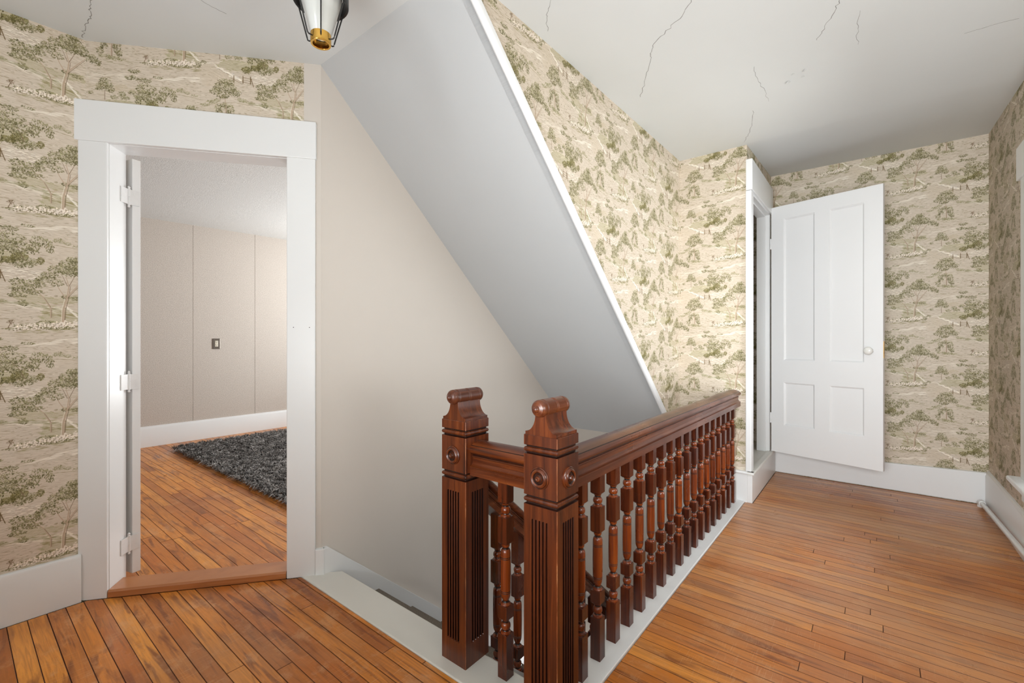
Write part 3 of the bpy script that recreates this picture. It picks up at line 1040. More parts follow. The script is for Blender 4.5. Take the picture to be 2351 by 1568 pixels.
# ------------------------------------------------------------------ bedroom doorway: casing, jambs, header
cas = thing('trim_2', dg(0.45, 0, 0), 'broad white flat casing around the bedroom doorway', 'door frame', None, 'structure')
m = M().add([dg(-0.030, 0.0, 0), dg(0.079, 0.0, 0), dg(0.079, 0.018, 0), dg(-0.014, 0.018, 0), dg(-0.030, 0, 2.03), dg(0.079, 0, 2.03), dg(0.079, 0.018, 2.03), dg(-0.014, 0.018, 2.03)],
            [(0, 3, 2, 1), (4, 5, 6, 7), (0, 1, 5, 4), (1, 2, 6, 5), (2, 3, 7, 6), (3, 0, 4, 7)])
obj('side_casing', m, WHITE, cas, bevel=0.003)
obj('side_casing', dbox(M(), 0.8155, 0.9435, 0.0, 0.018, 0.0, 2.03), WHITE, cas, bevel=0.003)
obj('head_casing', dbox(M(), -0.060, 0.948, -0.006, 0.020, 2.028, 2.208), WHITE, cas, bevel=0.003)
obj('jamb', dbox(M(), 0.070, 0.081, 0.016, 0.137, 0.0, 2.035), WHITE, cas, bevel=0.001)
obj('jamb', dbox(M(), 0.8135, 0.824, 0.016, 0.137, 0.0, 2.035), WHITE, cas, bevel=0.001)
obj('head_jamb', dbox(M(), 0.070, 0.824, 0.016, 0.137, 2.026, 2.040), WHITE, cas, bevel=0.001)
for k in (0.846, 0.918):
    obj('nail_hole', M().lathe([(0, 0.0022), (0.0005, 0.0022)], dg(k, -0.0004, 1.21), tuple(N2), 8), SLOT, cas)
# worn wooden threshold
m = M().prism([(0.0, 0.001), (0.0, 0.027), (0.007, 0.034), (0.112, 0.036), (0.122, 0.028), (0.122, 0.001)], lambda u, v, t: dg(t, u, v), 0.0815, 0.8130)
tag(obj('door_threshold', m, THRESH, base=dg(0.45, 0.06, 0), bevel=0.0012), 'worn wooden threshold board lying in the bedroom doorway', 'threshold')

# bedroom door, seen edge-on, hinged on the left jamb
P0 = Vector((0.553, 2.771, 0))
P1 = Vector((0.583, 2.7775, 0))
ed = (P1 - P0).normalized()
ln = Vector((-ed.y, ed.x, 0))
ln = (Matrix.Rotation(R(5), 3, 'Z') @ ln)
bd = thing('door_1', (P0.x, P0.y, 0), 'white bedroom door standing open, seen edge-on with three hinges', 'door', None, 'structure')
m = M()
th = 0.034


def leaf1(a, b, z):
    p = P0 + ed * b + ln * a
    return (p.x, p.y, z)


m.add([leaf1(0, 0, 0.03), leaf1(0.72, 0, 0.03), leaf1(0.72, th, 0.03), leaf1(0, th, 0.03), leaf1(0, 0, 2.018), leaf1(0.72, 0, 2.018), leaf1(0.72, th, 2.018), leaf1(0, th, 2.018)],
      [(0, 3, 2, 1), (4, 5, 6, 7), (0, 1, 5, 4), (1, 2, 6, 5), (2, 3, 7, 6), (3, 0, 4, 7)])
obj('leaf', m, WHITE_DOOR, bd, bevel=0.002)
jp = O2 + D2 * 0.083 + N2 * 0.128
for z in (1.83, 0.95, 0.18):
    hp = (jp + P0) * 0.5
    m = M().lathe([(-0.050, 0.003), (-0.046, 0.0062), (-0.040, 0.004), (-0.038, 0.0062), (-0.0015, 0.0062), (-0.001, 0.004), (0.001, 0.004), (0.0015, 0.0062), (0.038, 0.0062), (0.040, 0.004), (0.046, 0.0062), (0.052, 0.002)],
                  (hp.x, hp.y, z), (0, 0, 1), 12)
    h = obj('hinge', m, HINGE, bd, smooth=40)
    m = M()
    q = ed * 0.0275
    f = -ln * 0.0018
    A, B = Vector(hp), P0 + q
    A = Vector((hp.x, hp.y, 0)) - ln * 0.002
    B = P0 + q + f
    for a_, b_ in ((A, B), (Vector((hp.x, hp.y, 0)), jp - N2 * 0.034)):
        nn = Vector((-(b_ - a_).y, (b_ - a_).x, 0)).normalized() * 0.0016
        m.add([(*(a_ + nn).xy, z - 0.036), (*(b_ + nn).xy, z - 0.036), (*(b_ - nn).xy, z - 0.036), (*(a_ - nn).xy, z - 0.036),
               (*(a_ + nn).xy, z + 0.036), (*(b_ + nn).xy, z + 0.036), (*(b_ - nn).xy, z + 0.036), (*(a_ - nn).xy, z + 0.036)],
              [(0, 3, 2, 1), (4, 5, 6, 7), (0, 1, 5, 4), (1, 2, 6, 5), (2, 3, 7, 6), (3, 0, 4, 7)])
    obj('hinge_plate', m, HINGE, h)

# ------------------------------------------------------------------ closet: casing and open four-panel door
cc = thing('trim_3', (3.56, 0.68, 0.219), 'white casing around the closet opening at the end of the banister', 'door frame', None, 'structure')
obj('side_casing', M().box(3.527, 3.602, 0.663, 0.70, 0.219, 2.205), WHITE, cc, bevel=0.004)
obj('side_casing', M().box(4.312, 4.37, 0.670, 0.70, 0.219, 2.205), WHITE, cc, bevel=0.003)
obj('head_casing', M().box(3.522, 4.368, 0.655, 0.698, 2.207, 2.425), WHITE, cc, bevel=0.004)
obj('jamb', M().box(3.592, 3.606, 0.70, 0.766, 0.214, 2.21), WHITE, cc)
m = M().box(4.300, 4.312, 0.672, 0.766, 0.214, 2.20)
m.box(4.286, 4.300, 0.700, 0.766, 0.214, 2.186)
obj('jamb', m, WHITE, cc, bevel=0.0015)
m = M().box(3.600, 4.312, 0.672, 0.766, 2.195, 2.208)
m.box(3.606, 4.300, 0.702, 0.766, 2.183, 2.195)
obj('head_jamb', m, WHITE, cc, bevel=0.0015)

H0 = Vector((4.300, 0.658, 0))
LD = Vector((-0.26391, -0.96455, 0))
LN = Vector((-0.96455, 0.26391, 0))     # face towards the hall (seen side)
cd = thing('door_2', (H0.x, H0.y, 0.222), 'white four-panel closet door standing open before the papered far wall', 'door', None, 'structure')


def dl(s, d, z):
    p = H0 + LD * s + LN * d
    return (p.x, p.y, z)


def lbox(m, s0, s1, d0, d1, z0, z1):
    return m.add([dl(s0, d0, z0), dl(s1, d0, z0), dl(s1, d1, z0), dl(s0, d1, z0), dl(s0, d0, z1), dl(s1, d0, z1), dl(s1, d1, z1), dl(s0, d1, z1)],
                 [(0, 3, 2, 1), (4, 5, 6, 7), (0, 1, 5, 4), (1, 2, 6, 5), (2, 3, 7, 6), (3, 0, 4, 7)])


TD = 0.032
m = M()
za, zb = 0.222, 2.250
for s0, s1 in ((0.0, 0.094), (0.321, 0.417), (0.639, 0.746)):
    lbox(m, s0, s1, -TD, 0, za, zb)
for s0, s1 in ((0.094, 0.321), (0.417, 0.639)):
    for z0, z1 in ((za, 0.447), (0.803, 0.981), (2.145, zb)):
        lbox(m, s0, s1, -TD, 0, z0, z1)
obj('door_frame', m, WHITE_DOOR, cd)
for s0, s1 in ((0.094, 0.321), (0.417, 0.639)):
    for z0, z1 in ((0.447, 0.803), (0.981, 2.145)):
        m = M()
        lbox(m, s0, s1, -TD + 0.006, -0.015, z0, z1)
        p = obj('panel', m, WHITE_DOOR, cd)
        # sloping sticking round the panel
        m = M()
        wq, dq = 0.014, -0.0148
        oc = [(s0, z0), (s1, z0), (s1, z1), (s0, z1)]
        ic = [(s0 + wq, z0 + wq), (s1 - wq, z0 + wq), (s1 - wq, z1 - wq), (s0 + wq, z1 - wq)]
        m.rings([[dl(a, dq, b) for a, b in oc], [dl(a, -0.0035, b) for a, b in oc], [dl(a + (0.003 if i in (0, 3) else -0.003), -0.003, b + (0.003 if i in (0, 1) else -0.003)) for i, (a, b) in enumerate(oc)],
                 [dl(a, dq + 0.002, b) for a, b in ic], [dl(a, dq, b) for a, b in ic]], cap=False)
        obj('moulding', m, WHITE_DOOR, p)
kn = M().lathe([(0.0, 0.019), (0.004, 0.019), (0.007, 0.010), (0.022, 0.009), (0.028, 0.017), (0.036, 0.0265), (0.046, 0.0285), (0.055, 0.024), (0.060, 0.014), (0.062, 0.001)], dl(0.672, 0, 1.072), tuple(LN), 24)
obj('door_knob', kn, PORCELAIN, cd, smooth=50)
obj('latch_plate', lbox(M(), 0.745, 0.7468, -0.026, -0.008, 1.02, 1.14), BRASS, cd)
for z in (0.50, 1.95):
    m = M().lathe([(-0.045, 0.002), (-0.042, 0.006), (0.042, 0.006), (0.045, 0.002)], (4.302, 0.664, z), (0, 0, 1), 10)
    obj('hinge', m, HINGE, cd, smooth=40)

# ------------------------------------------------------------------ landing edge and white board under the banister
nose = clip([(1.070, 0.842), (1.224, 0.842), (1.224, 2.110), (1.070, 2.200)], N2.x, N2.y, dfront + 0.017)
tr = M().rings([[(x, y, -0.03) for x, y in nose], [(x, y, 0.004) for x, y in nose]])
t4 = stag(obj('trim_4', tr, SILLPAINT, bevel=0.006, seg=3), 'worn white board along the top of the stairs', 'trim')
tr = M().box(1.070, 3.527, 0.705, 0.842, -0.03, 0.007)
stag(obj('trim_5', tr, WHITE, bevel=0.003), 'white painted board under the long row of balusters', 'trim')
tr = M().box(1.224, 3.527, 0.838, 0.856, -0.26, 0.002)
stag(obj('trim_6', tr, WHITE, bevel=0.002), 'white fascia of the stairwell below the balusters', 'trim')

# ------------------------------------------------------------------ stairs
st = thing('staircase', (1.215, 1.64, -0.2), 'carpeted staircase descending along the beige wall', 'stairs', None, 'structure')
RISE, RUN = 0.2, 0.2286
nst = 9
for k in range(1, nst + 1):
    x0 = 1.215 + RUN * (k - 1)
    z = -RISE * k
    m = M().prism([(x0 - 0.004, z - 0.2), (x0 - 0.004, z), (x0 + RUN + 0.018, z), (x0 + RUN + 0.024, z - 0.008), (x0 + RUN + 0.024, z - 0.022), (x0 + RUN + 0.018, z - 0.030), (x0 + RUN, z - 0.034), (x0 + RUN, z - 0.2)],
                  lambda u, v, t: (u, t, v), YU + 0.01, YS - 0.026)
    obj('step', m, CARPET, st, smooth=40)
obj('riser', M().box(1.195, 1.2145, YU, YS - 0.026, -0.2, -0.03), WHITE, st)
m = M().prism([(1.215, 0.0), (1.215, -0.46), (3.30, -2.25), (3.30, -1.76)], lambda u, v, t: (u, t, v), YU - 0.03, YU + 0.008)
obj('stringer', m, WHITE, st, bevel=0.002)
obj('landing', M().box(3.27, XH, YU, YS, -2.1, -2.0), CARPET, st)
m = M().prism([(1.215, -0.44), (3.30, -2.24), (3.30, -2.4), (1.215, -2.4)], lambda u, v, t: (u, t, v), YU - 0.02, YU + 0.0)
obj('spandrel', m, BEIGE, st)

# ------------------------------------------------------------------ banister
ban = thing('banister', (1.152, 0.766, 0.007), 'dark mahogany banister with fluted newel posts and turned balusters around the stairwell', 'banister')


def ngon_square(cx, cy_, h, z):
    return [(cx - h, cy_ - h, z), (cx + h, cy_ - h, z), (cx + h, cy_ + h, z), (cx - h, cy_ + h, z)]


CH = 0.0016


def fluted_outline(cx, cy_, h, flute):
    """square outline with five half-round flutes sunk into each face"""
    pts = []
    dirs = [((1, 0), (0, -1)), ((0, 1), (1, 0)), ((-1, 0), (0, 1)), ((0, -1), (-1, 0))]
    for (tx, ty), (nx_, ny_) in dirs:
        pts.append((cx - tx * (h - CH) + nx_ * h, cy_ - ty * (h - CH) + ny_ * h))
        for i in range(5):
            c0 = (i - 2) * 0.0128
            for k in range(5):
                a = math.pi * k / 4
                s = c0 - math.cos(a) * 0.0050
                d = math.sin(a) * 0.0085 * flute
                pts.append((cx + tx * s + nx_ * (h - d), cy_ + ty * s + ny_ * (h - d)))
        pts.append((cx + tx * (h - CH) + nx_ * h, cy_ + ty * (h - CH) + ny_ * h))
    return pts


def newel(cx, cy_, z0, faces):
    base = (cx, cy_, z0)
    h = 0.0605
    m = M()
    ring = lambda z, f, hh=h: [(x, y, z) for x, y in fluted_outline(cx, cy_, hh, f)]
    m.rings([ring(z0, 0), ring(0.084, 0), ring(0.0865, 1), ring(0.612, 1), ring(0.6145, 0), ring(0.655, 0)])
    nr = 27 * 4
    for k in range(5):
        for q in range(4):
            m.mi[k * nr + q * 27 + 26] = 1
    for q in range(4):
        for i in range(5):
            for e in (0, 3):
                m.mi[2 * nr + q * 27 + 1 + i * 5 + e] = 2
    post = obj('newel_post', m, [WOOD_Z, WORN, DARKW], ban, smooth=28)
    # beads, block, cap block
    m = M()
    
    def sq(z, hh):
        k = hh - CH
        return [(cx - k, cy_ - hh, z), (cx + k, cy_ - hh, z), (cx + hh, cy_ - k, z), (cx + hh, cy_ + k, z), (cx + k, cy_ + hh, z), (cx - k, cy_ + hh, z), (cx - hh, cy_ + k, z), (cx - hh, cy_ - k, z)]

    def beadrow(zm):
        out = []
        for k in range(9):
            a = -math.pi / 2 + math.pi * k / 8
            out.append(sq(zm + math.sin(a) * 0.0075, h - 0.006 + math.cos(a) * 0.0065))
        return out
    rr = [sq(0.655, h), sq(0.658, h - 0.006)] + beadrow(0.6695) + [sq(0.681, h - 0.006), sq(0.684, h), sq(0.807, h), sq(0.810, h - 0.006)] + beadrow(0.8205)
    rr += [sq(0.831, h - 0.006), sq(0.834, h), sq(0.863, h), sq(0.8645, h - 0.0015)]
    m.rings(rr)
    for k in range(len(rr) - 1):
        if rr[k + 1][0][2] - rr[k][0][2] > 0.02:
            for q in (1, 3, 5, 7):
                m.mi[k * 8 + q] = 1
        elif k in (0, 1, 10, 11, 13, 14, 23, 24):
            for q in range(8):
                m.mi[k * 8 + q] = 2
    obj('newel_block', m, [WOOD_Z, WORN, DARKW], post, smooth=28)
    # ogee cap running along the long rail's direction
    prof_ = [(0.056, 0.8640), (0.056, 0.8740)]
    for k in range(1, 11):
        a = math.pi / 2 * k / 10
        prof_.append((0.056 - 0.037 * math.sin(a), 0.874 + 0.052 * (1 - math.cos(a))))
    prof_.append((0.0185, 0.945))
    full = prof_ + [(-u, v) for u, v in reversed(prof_)]
    m = M().prism(full, lambda u, v, t: (cx + t, cy_ + u, v), -0.0575, 0.0575)
    obj('newel_cap', m, WOOD_Z, post, smooth=40)
    # turned roll with rings and a button at each end
    L = 0.074
    pr = [(-L - 0.015, 0.001), (-L - 0.014, 0.005), (-L - 0.009, 0.009), (-L - 0.004, 0.0105), (-L - 0.003, 0.014), (-L - 0.001, 0.0165), (-L, 0.020), (-L + 0.003, 0.022), (-L + 0.006, 0.025), (-L + 0.014, 0.0262),
          (-L + 0.019, 0.0262), (-L + 0.0205, 0.0247), (-L + 0.022, 0.0262), (-L + 0.025, 0.0247), (-L + 0.0265, 0.0262), (-0.006, 0.0262), (-0.0045, 0.0247), (-0.003, 0.0262), (0.0, 0.0247), (0.003, 0.0262), (0.0045, 0.0247), (0.006, 0.0262)]
    pr2 = pr + [(-a, b) for a, b in reversed(pr[:15])]
    m = M().lathe(pr2, (cx, cy_, 0.9465), (1, 0, 0), 28)
    obj('newel_roll', m, WOOD_X, post, smooth=40)
    # bull's-eye rosettes
    for fx_, fy_ in faces:
        pr = [(-0.001, 0.0325), (0.004, 0.0325), (0.0062, 0.030), (0.0055, 0.0285), (0.010, 0.0265), (0.0125, 0.0225), (0.010, 0.0185), (0.0065, 0.0165), (0.0065, 0.013), (0.010, 0.0115), (0.0105, 0.0085), (0.0145, 0.0070), (0.015, 0.0045), (0.0135, 0.0025), (0.0135, 0.0003)]
        m = M().lathe(pr, (cx + fx_ * h, cy_ + fy_ * h, 0.741), (fx_, fy_, 0), 28)
        for k in (2, 6, 7, 9):
            for i in range(28):
                m.mi[k * 28 + i] = 1
        obj('rosette', m, [WOOD_Z, DARKW], post, smooth=35)
    return post


NEAR = (1.1525, 0.7665)
FARN = (1.1805, 1.1605)
newel(*NEAR, 0.0065, ((-1, 0), (0, -1)))
newel(*FARN, 0.004, ((-1, 0),))

# moulded handrail: half outline (out, up), top at 0.790, bottom at 0.675
HALF = [(0.0, 0.7915), (0.012, 0.7905), (0.026, 0.7860), (0.0375, 0.7800), (0.0385, 0.7775), (0.0405, 0.7780), (0.0455, 0.7745), (0.0485, 0.7690), (0.0490, 0.7630), (0.0465, 0.7570), (0.0410, 0.7520), (0.0335, 0.7490),
        (0.0310, 0.7465), (0.0310, 0.7440), (0.0345, 0.7425), (0.0355, 0.7400), (0.0345, 0.7375), (0.0305, 0.7365), (0.0300, 0.7220), (0.0325, 0.7200), (0.0345, 0.7150), (0.0385, 0.7105), (0.0440, 0.7080), (0.0480, 0.7072), (0.0480, 0.7045), (0.0465, 0.7030), (0.0465, 0.6760)]
RAIL = HALF + [(-u, v) for u, v in reversed(HALF[1:])]
NH = len(HALF)


def dark_lines(m):
    for k in (3, 4, 12, 16, 24):
        m.mi[k] = 1
        m.mi[2 * NH - 2 - k] = 1
    return m


CB = 0.772                                       # centre line of the long row
m = M().prism([(u, v) for u, v in RAIL], lambda u, v, t: (t, 0.782 + u, v), NEAR[0] + 0.0600, XB)
obj('handrail', dark_lines(m), [WOOD_X, DARKW], ban, smooth=35)
CL = 1.188
m = M().prism(RAIL, lambda u, v, t: (CL + u, t, v), NEAR[1] + 0.0600, FARN[1] - 0.0600)
obj('handrail', dark_lines(m), [WOOD_Y, DARKW], ban, smooth=35)
# sloping stair rail from the far newel
RS = 0.87


def srail(u, v, t):
    return (t, 1.160 + u, v - 0.675 + 0.478 + 0.007 - RS * (t - 1.314))


m = M().prism(RAIL, srail, FARN[0] + 0.0600, 3.30)
obj('handrail', dark_lines(m), [WOOD_X, DARKW], ban, smooth=35)


def baluster_mesh(zb, zt):
    """turned baluster; zb and zt are its bottom and top, the turning in between is fixed"""
    m = M()
    h = 0.0190

    def block(z0, z1, top=True, bot=True):
        rs = []
        if bot:
            rs += [ngon_square(0, 0, h - 0.0055, z0), ngon_square(0, 0, h, z0 + 0.0055)]
        else:
            rs += [ngon_square(0, 0, h, z0)]
        if top:
            rs += [ngon_square(0, 0, h, z1 - 0.0012), ngon_square(0, 0, h - 0.0012, z1)]
        else:
            rs += [ngon_square(0, 0, h, z1)]
        m.rings(rs)

    def turn(prof):
        n0 = len(m.f)
        m.lathe(prof, seg=18)
        for i in range(n0, len(m.f)):
            k = (i - n0) // 18
            thin = k < len(prof) - 1 and abs(prof[k + 1][0] - prof[k][0]) < 0.0016 and min(prof[k][1], prof[k + 1][1]) > 0.015 and prof[k][0] > 0.26 and prof[k][0] < 0.43
            neck = k < len(prof) - 1 and max(prof[k][1], prof[k + 1][1]) < 0.0132
            m.mi[i] = 2 if thin or neck else 1

    block(zb, 0.150, bot=False)
    turn([(0.149, 0.0178), (0.152, 0.0182), (0.155, 0.0170), (0.1575, 0.0125), (0.160, 0.0112), (0.1625, 0.0112), (0.164, 0.0142), (0.168, 0.0164), (0.174, 0.0170), (0.180, 0.0160), (0.1845, 0.0132), (0.186, 0.0112), (0.190, 0.0105), (0.193, 0.0125), (0.198, 0.0140)])
    block(0.196, 0.246)
    turn([(0.245, 0.0175), (0.248, 0.0180), (0.251, 0.0165), (0.254, 0.0120), (0.258, 0.0100), (0.262, 0.0108), (0.268, 0.0138), (0.276, 0.0162), (0.286, 0.0172), (0.2870, 0.0162), (0.2882, 0.0172), (0.2912, 0.0172), (0.2924, 0.0162), (0.2936, 0.0174), (0.350, 0.0180),
             (0.4015, 0.0176), (0.4027, 0.0165), (0.4039, 0.0176), (0.4065, 0.0176), (0.4077, 0.0165), (0.4090, 0.0176), (0.424, 0.0172), (0.431, 0.0156), (0.435, 0.0128), (0.4375, 0.0104), (0.441, 0.0104), (0.4425, 0.0128), (0.447, 0.0140), (0.455, 0.0140)])
    block(0.452, 0.546)
    turn([(0.545, 0.0178), (0.548, 0.0182), (0.551, 0.0165), (0.5535, 0.0122), (0.556, 0.0112), (0.5575, 0.0142), (0.561, 0.0162), (0.567, 0.0170), (0.573, 0.0160), (0.577, 0.0135), (0.579, 0.0112), (0.583, 0.0108), (0.586, 0.0130), (0.594, 0.0140)])
    block(0.590, zt, top=False)
    return m


def place_bal(me, x, y, z):
    o = bpy.data.objects.new('baluster', me)
    COL.objects.link(o)
    o.parent = ban
    b = BASE[ban.name]
    o.location = (x - b[0], y - b[1], z - b[2])
    BASE[o.name] = (x, y, z)
    return o


def finish_mesh(me, mat):
    me.materials.append(mat)
    me.materials.append(WOOD_TURN)
    me.materials.append(DARKW)
    me.polygons.foreach_set('use_smooth', [True] * len(me.polygons))
    me.set_sharp_from_angle(angle=R(32))
    return me


bme = finish_mesh(baluster_mesh(0.0, 0.677).mesh('baluster'), WOOD_BAL)
for k in range(-1, 17):
    place_bal(bme, 1.442 + 0.1243 * k + 0.019, CB, 0.007)
place_bal(bme, CL, 0.976, 0.004)
for k in range(15):
    x = 1.360 + 0.13 * k
    dz = 0.074 - 0.455 - 0.87 * (x - 1.49) + 0.003
    step_i = math.floor((x - 1.215) / RUN) + 1
    zb = -RISE * step_i - dz
    mm = finish_mesh(baluster_mesh(min(zb, 0.12), 0.735).mesh('stair_baluster'), WOOD_BAL)
    place_bal(mm, x, 1.160, dz)

# ------------------------------------------------------------------ window on the right wall
wn = thing('window_1', (2.87, YR, WZ0), 'white hall window whose casing edge shows at the right border', 'window', None, 'structure')
obj('side_casing', M().box(WX1 - 0.005, WX1 + 0.100, YR, YR + 0.022, WZ0, WZ1), WHITE, wn, bevel=0.003)
obj('side_casing', M().box(WX0 - 0.100, WX0 + 0.005, YR, YR + 0.022, WZ0, WZ1), WHITE, wn, bevel=0.003)
obj('head_casing', M().box(WX0 - 0.14, WX1 + 0.145, YR, YR + 0.030, WZ1, WZ1 + 0.175), WHITE, wn, bevel=0.003)
obj('stool', M().box(WX0 - 0.13, WX1 + 0.135, YR - 0.06, YR + 0.070, WZ0 - 0.026, WZ0), WHITE, wn, bevel=0.009, seg=3)
obj('apron', M().box(WX0 - 0.10, WX1 + 0.10, YR, YR + 0.018, WZ0 - 0.12, WZ0 - 0.026), WHITE, wn, bevel=0.003)
for z0, z1, y in ((WZ0, 1.23, YR - 0.055), (1.19, WZ1, YR - 0.085)):
    m = M()
    m.box(WX0, WX0 + 0.045, y - 0.03, y, z0, z1).box(WX1 - 0.045, WX1, y - 0.03, y, z0, z1)
    m.box(WX0 + 0.045, WX1 - 0.045, y - 0.03, y, z0, z0 + 0.05).box(WX0 + 0.045, WX1 - 0.045, y - 0.03, y, z1 - 0.04, z1)
    s = obj('sash', m, WHITE, wn)
    obj('pane', M().box(WX0 + 0.045, WX1 - 0.045, y - 0.017, y - 0.013, z0 + 0.05, z1 - 0.04), PANE, s)

# ------------------------------------------------------------------ heating pipe
hp_ = thing('heating_pipe', (4.42, -0.592, 0), 'thin white heating pipe along the foot of the right wall', 'pipe')
m = M().tube([(1.6, -0.597, 0.182), (4.40, -0.586, 0.034)], 0.0138, 14)
obj('pipe', m, PIPE, hp_, smooth=40)
m = M().tube([(4.385, -0.586, 0.035), (4.415, -0.586, 0.033), (4.436, -0.586, 0.028), (4.442, -0.586, 0.014), (4.442, -0.586, -0.004)], [0.0185, 0.0185, 0.0195, 0.0185, 0.0185], 14)
obj('elbow', m, PIPE, hp_, smooth=40)

# ------------------------------------------------------------------ outlet
ot = thing('wall_outlet', (1.990, 6.076, 1.103), 'brown metal outlet plate on the bedroom panel wall', 'outlet')
obj('plate', M().box(1.951, 2.029, 6.070, 6.080, 1.041, 1.165), PLATE, ot, bevel=0.004)
r_ = obj('receptacle', M().box(1.974, 2.006, 6.0675, 6.075, 1.068, 1.138), IVORY, ot, bevel=0.002)
for z in (1.121, 1.085):
    obj('slot', M().box(1.9815, 1.9840, 6.0668, 6.070, z, z + 0.010), SLOT, r_)
    obj('slot', M().box(1.9960, 1.9985, 6.0668, 6.070, z, z + 0.010), SLOT, r_)
    obj('slot', M().lathe([(0, 0.003), (0.002, 0.003)], (1.990, 6.0668, z - 0.008), (0, 1, 0), 10), SLOT, r_)

# ------------------------------------------------------------------ ceiling lantern
lx, ly = 0.744, 1.375
zc = ceil_z(lx)
lamp = thing('ceiling_lantern', (lx, ly, zc), 'black wire ceiling lantern with frosted cone glass and brass ring', 'lamp')
m = M().lathe([(0, 0.062), (-0.010, 0.062), (-0.022, 0.050), (-0.026, 0.012), (-0.060, 0.010), (-0.070, 0.020), (-0.078, 0.055), (-0.135, 0.078), (-0.142, 0.078), (-0.138, 0.070), (-0.10, 0.05)], (lx, ly, zc), (0, 0, 1), 32, cap=False)
obj('canopy', m, BLACK, lamp, smooth=35)
m = M().lathe([(2.262, 0.070), (2.262, 0.084), (2.225, 0.084), (2.222, 0.082), (2.225, 0.075), (2.255, 0.073)], (lx, ly, 0), (0, 0, 1), 40, cap=False)
m.f += [tuple(a for a in (5 * 40 + i, 5 * 40 + (i + 1) % 40, (i + 1) % 40, i)) for i in range(40)]
for k in range(3):
    a = 2 * math.pi * k / 3 + 0.4
    m.tube([(lx + 0.077 * math.cos(a), ly + 0.077 * math.sin(a), 2.26), (lx + 0.072 * math.cos(a), ly + 0.072 * math.sin(a), zc - 0.138)], 0.003, 8)
obj('shade_ring', m, BLACK, lamp, smooth=35)
m = M().lathe([(2.338, 0.062), (2.30, 0.068), (2.235, 0.0625), (2.115, 0.0285), (2.110, 0.026), (2.115, 0.0255), (2.235, 0.0590), (2.30, 0.0645), (2.336, 0.059)], (lx, ly, 0), (0, 0, 1), 36, cap=False)
obj('glass_shade', m, GLASS, lamp, smooth=50)
m = M().lathe([(2.143, 0.0295), (2.143, 0.0310), (2.095, 0.0310), (2.0925, 0.0300), (2.0925, 0.0245), (2.095, 0.0235), (2.143, 0.0280)], (lx, ly, 0), (0, 0, 1), 36, cap=False)
m.f += [(6 * 36 + i, 6 * 36 + (i + 1) % 36, (i + 1) % 36, i) for i in range(36)]
br = obj('brass_ring', m, BRASS, lamp, smooth=35)
m = M().lathe([(2.118, 0.001), (2.118, 0.0235), (2.121, 0.0235), (2.121, 0.001)], (lx, ly, 0), (0, 0, 1), 24)
obj('glass_bottom', m, GLASS, br)
away = math.atan2(ly, lx)
for k in range(6):
    a = away + math.pi + 2 * math.pi * k / 6
    ca, sa = math.cos(a), math.sin(a)
    P = lambda r, z: (lx + ca * r, ly + sa * r, z)
    m = M().tube([P(0.079, 2.232), P(0.047, 2.118), P(0.0445, 2.110), P(0.040, 2.107), P(0.030, 2.107)], 0.0023, 8)
    obj('wire', m, BLACK, lamp, smooth=50)

# ------------------------------------------------------------------ shag rug
rug = thing('shag_rug', (2.2, 4.3, 0), 'charcoal grey shag rug on the bedroom floorboards', 'rug')
RGM = NT('rug_yarn', 0.85, 0.25)
_v = RGM.coords()
_at = RGM.n('ShaderNodeAttribute')
_at.attribute_name = 'shade'
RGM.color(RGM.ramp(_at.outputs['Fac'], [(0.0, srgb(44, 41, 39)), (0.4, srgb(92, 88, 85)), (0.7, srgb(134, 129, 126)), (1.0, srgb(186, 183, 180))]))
RGM = RGM.m
RX0, RX1, RY0, RY1 = 1.475, 2.95, 2.75, 5.70
obj('backing', M().box(RX0 + 0.035, RX1, RY0, RY1 - 0.035, 0.001, 0.012), flat('rug_backing', srgb(44, 40, 38), 0.95), rug)
nb = 52000
g = np.random.default_rng(5)
bx = RX0 + (RX1 - RX0) * g.random(nb) + g.normal(0, 0.012, nb)
by = RY0 + (RY1 - RY0) * g.random(nb) + g.normal(0, 0.012, nb)
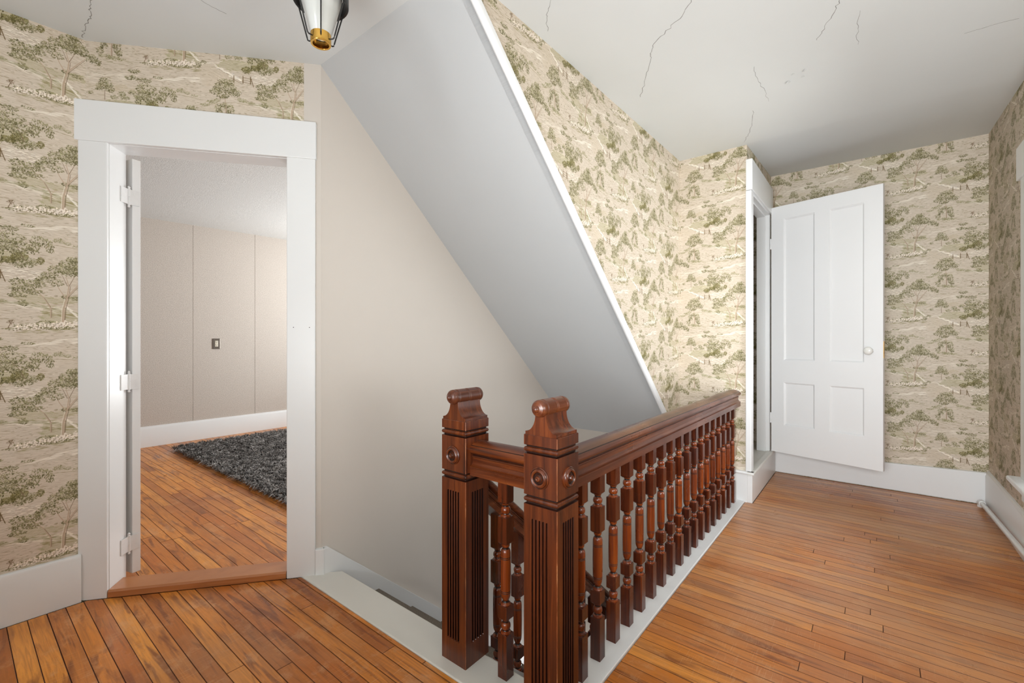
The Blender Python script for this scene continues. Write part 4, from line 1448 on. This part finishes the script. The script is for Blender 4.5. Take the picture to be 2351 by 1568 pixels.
# clumps share a lean
gx_, gy_ = 34, 68
fa = g.random((gx_ + 1, gy_ + 1)) * 6.283
ci_ = np.clip((bx - RX0) / (RX1 - RX0) * gx_, 0, gx_).astype(int)
cj_ = np.clip((by - RY0) / (RY1 - RY0) * gy_, 0, gy_).astype(int)
ang_ = fa[ci_, cj_] + g.normal(0, 0.5, nb)
lean = 0.55 + 0.5 * g.random(nb)
edge = np.minimum(bx - RX0, by - RY0) < 0.03
ang_ = np.where((bx - RX0) < 0.035, math.pi + g.normal(0, 0.75, nb), ang_)
lean = np.where(edge, 0.75 + 0.5 * g.random(nb), lean)
length = 0.046 + 0.034 * g.random(nb)
dx_, dy_ = np.cos(ang_), np.sin(ang_)
wx_, wy_ = -dy_ * 0.0030, dx_ * 0.0030
p0 = np.stack([bx, by, np.full(nb, 0.010)], 1)
p1 = np.stack([bx + dx_ * length * 0.35 * lean, by + dy_ * length * 0.35 * lean, 0.010 + length * 0.52], 1)
p2 = np.stack([bx + dx_ * length * 0.85 * lean, by + dy_ * length * 0.85 * lean, 0.012 + length * np.clip(0.95 - 0.62 * lean, 0.08, 1)], 1)
wv = np.stack([wx_, wy_, np.zeros(nb)], 1)
V = np.stack([p0 - wv, p0 + wv, p1 + wv, p1 - wv, p2], 1).reshape(-1, 3) - np.array(BASE[rug.name])
idx = np.arange(nb)[:, None] * 5
quads = (idx + np.array([[0, 1, 2, 3]]))
tris = (idx + np.array([[3, 2, 4]]))
me = bpy.data.meshes.new('pile')
me.from_pydata(V.tolist(), [], quads.tolist() + tris.tolist())
at = me.attributes.new('shade', 'FLOAT', 'POINT')
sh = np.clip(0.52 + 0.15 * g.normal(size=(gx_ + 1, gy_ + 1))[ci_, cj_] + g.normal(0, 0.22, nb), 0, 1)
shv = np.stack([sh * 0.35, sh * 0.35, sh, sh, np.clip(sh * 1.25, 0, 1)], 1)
at.data.foreach_set('value', shv.astype(np.float32).ravel())
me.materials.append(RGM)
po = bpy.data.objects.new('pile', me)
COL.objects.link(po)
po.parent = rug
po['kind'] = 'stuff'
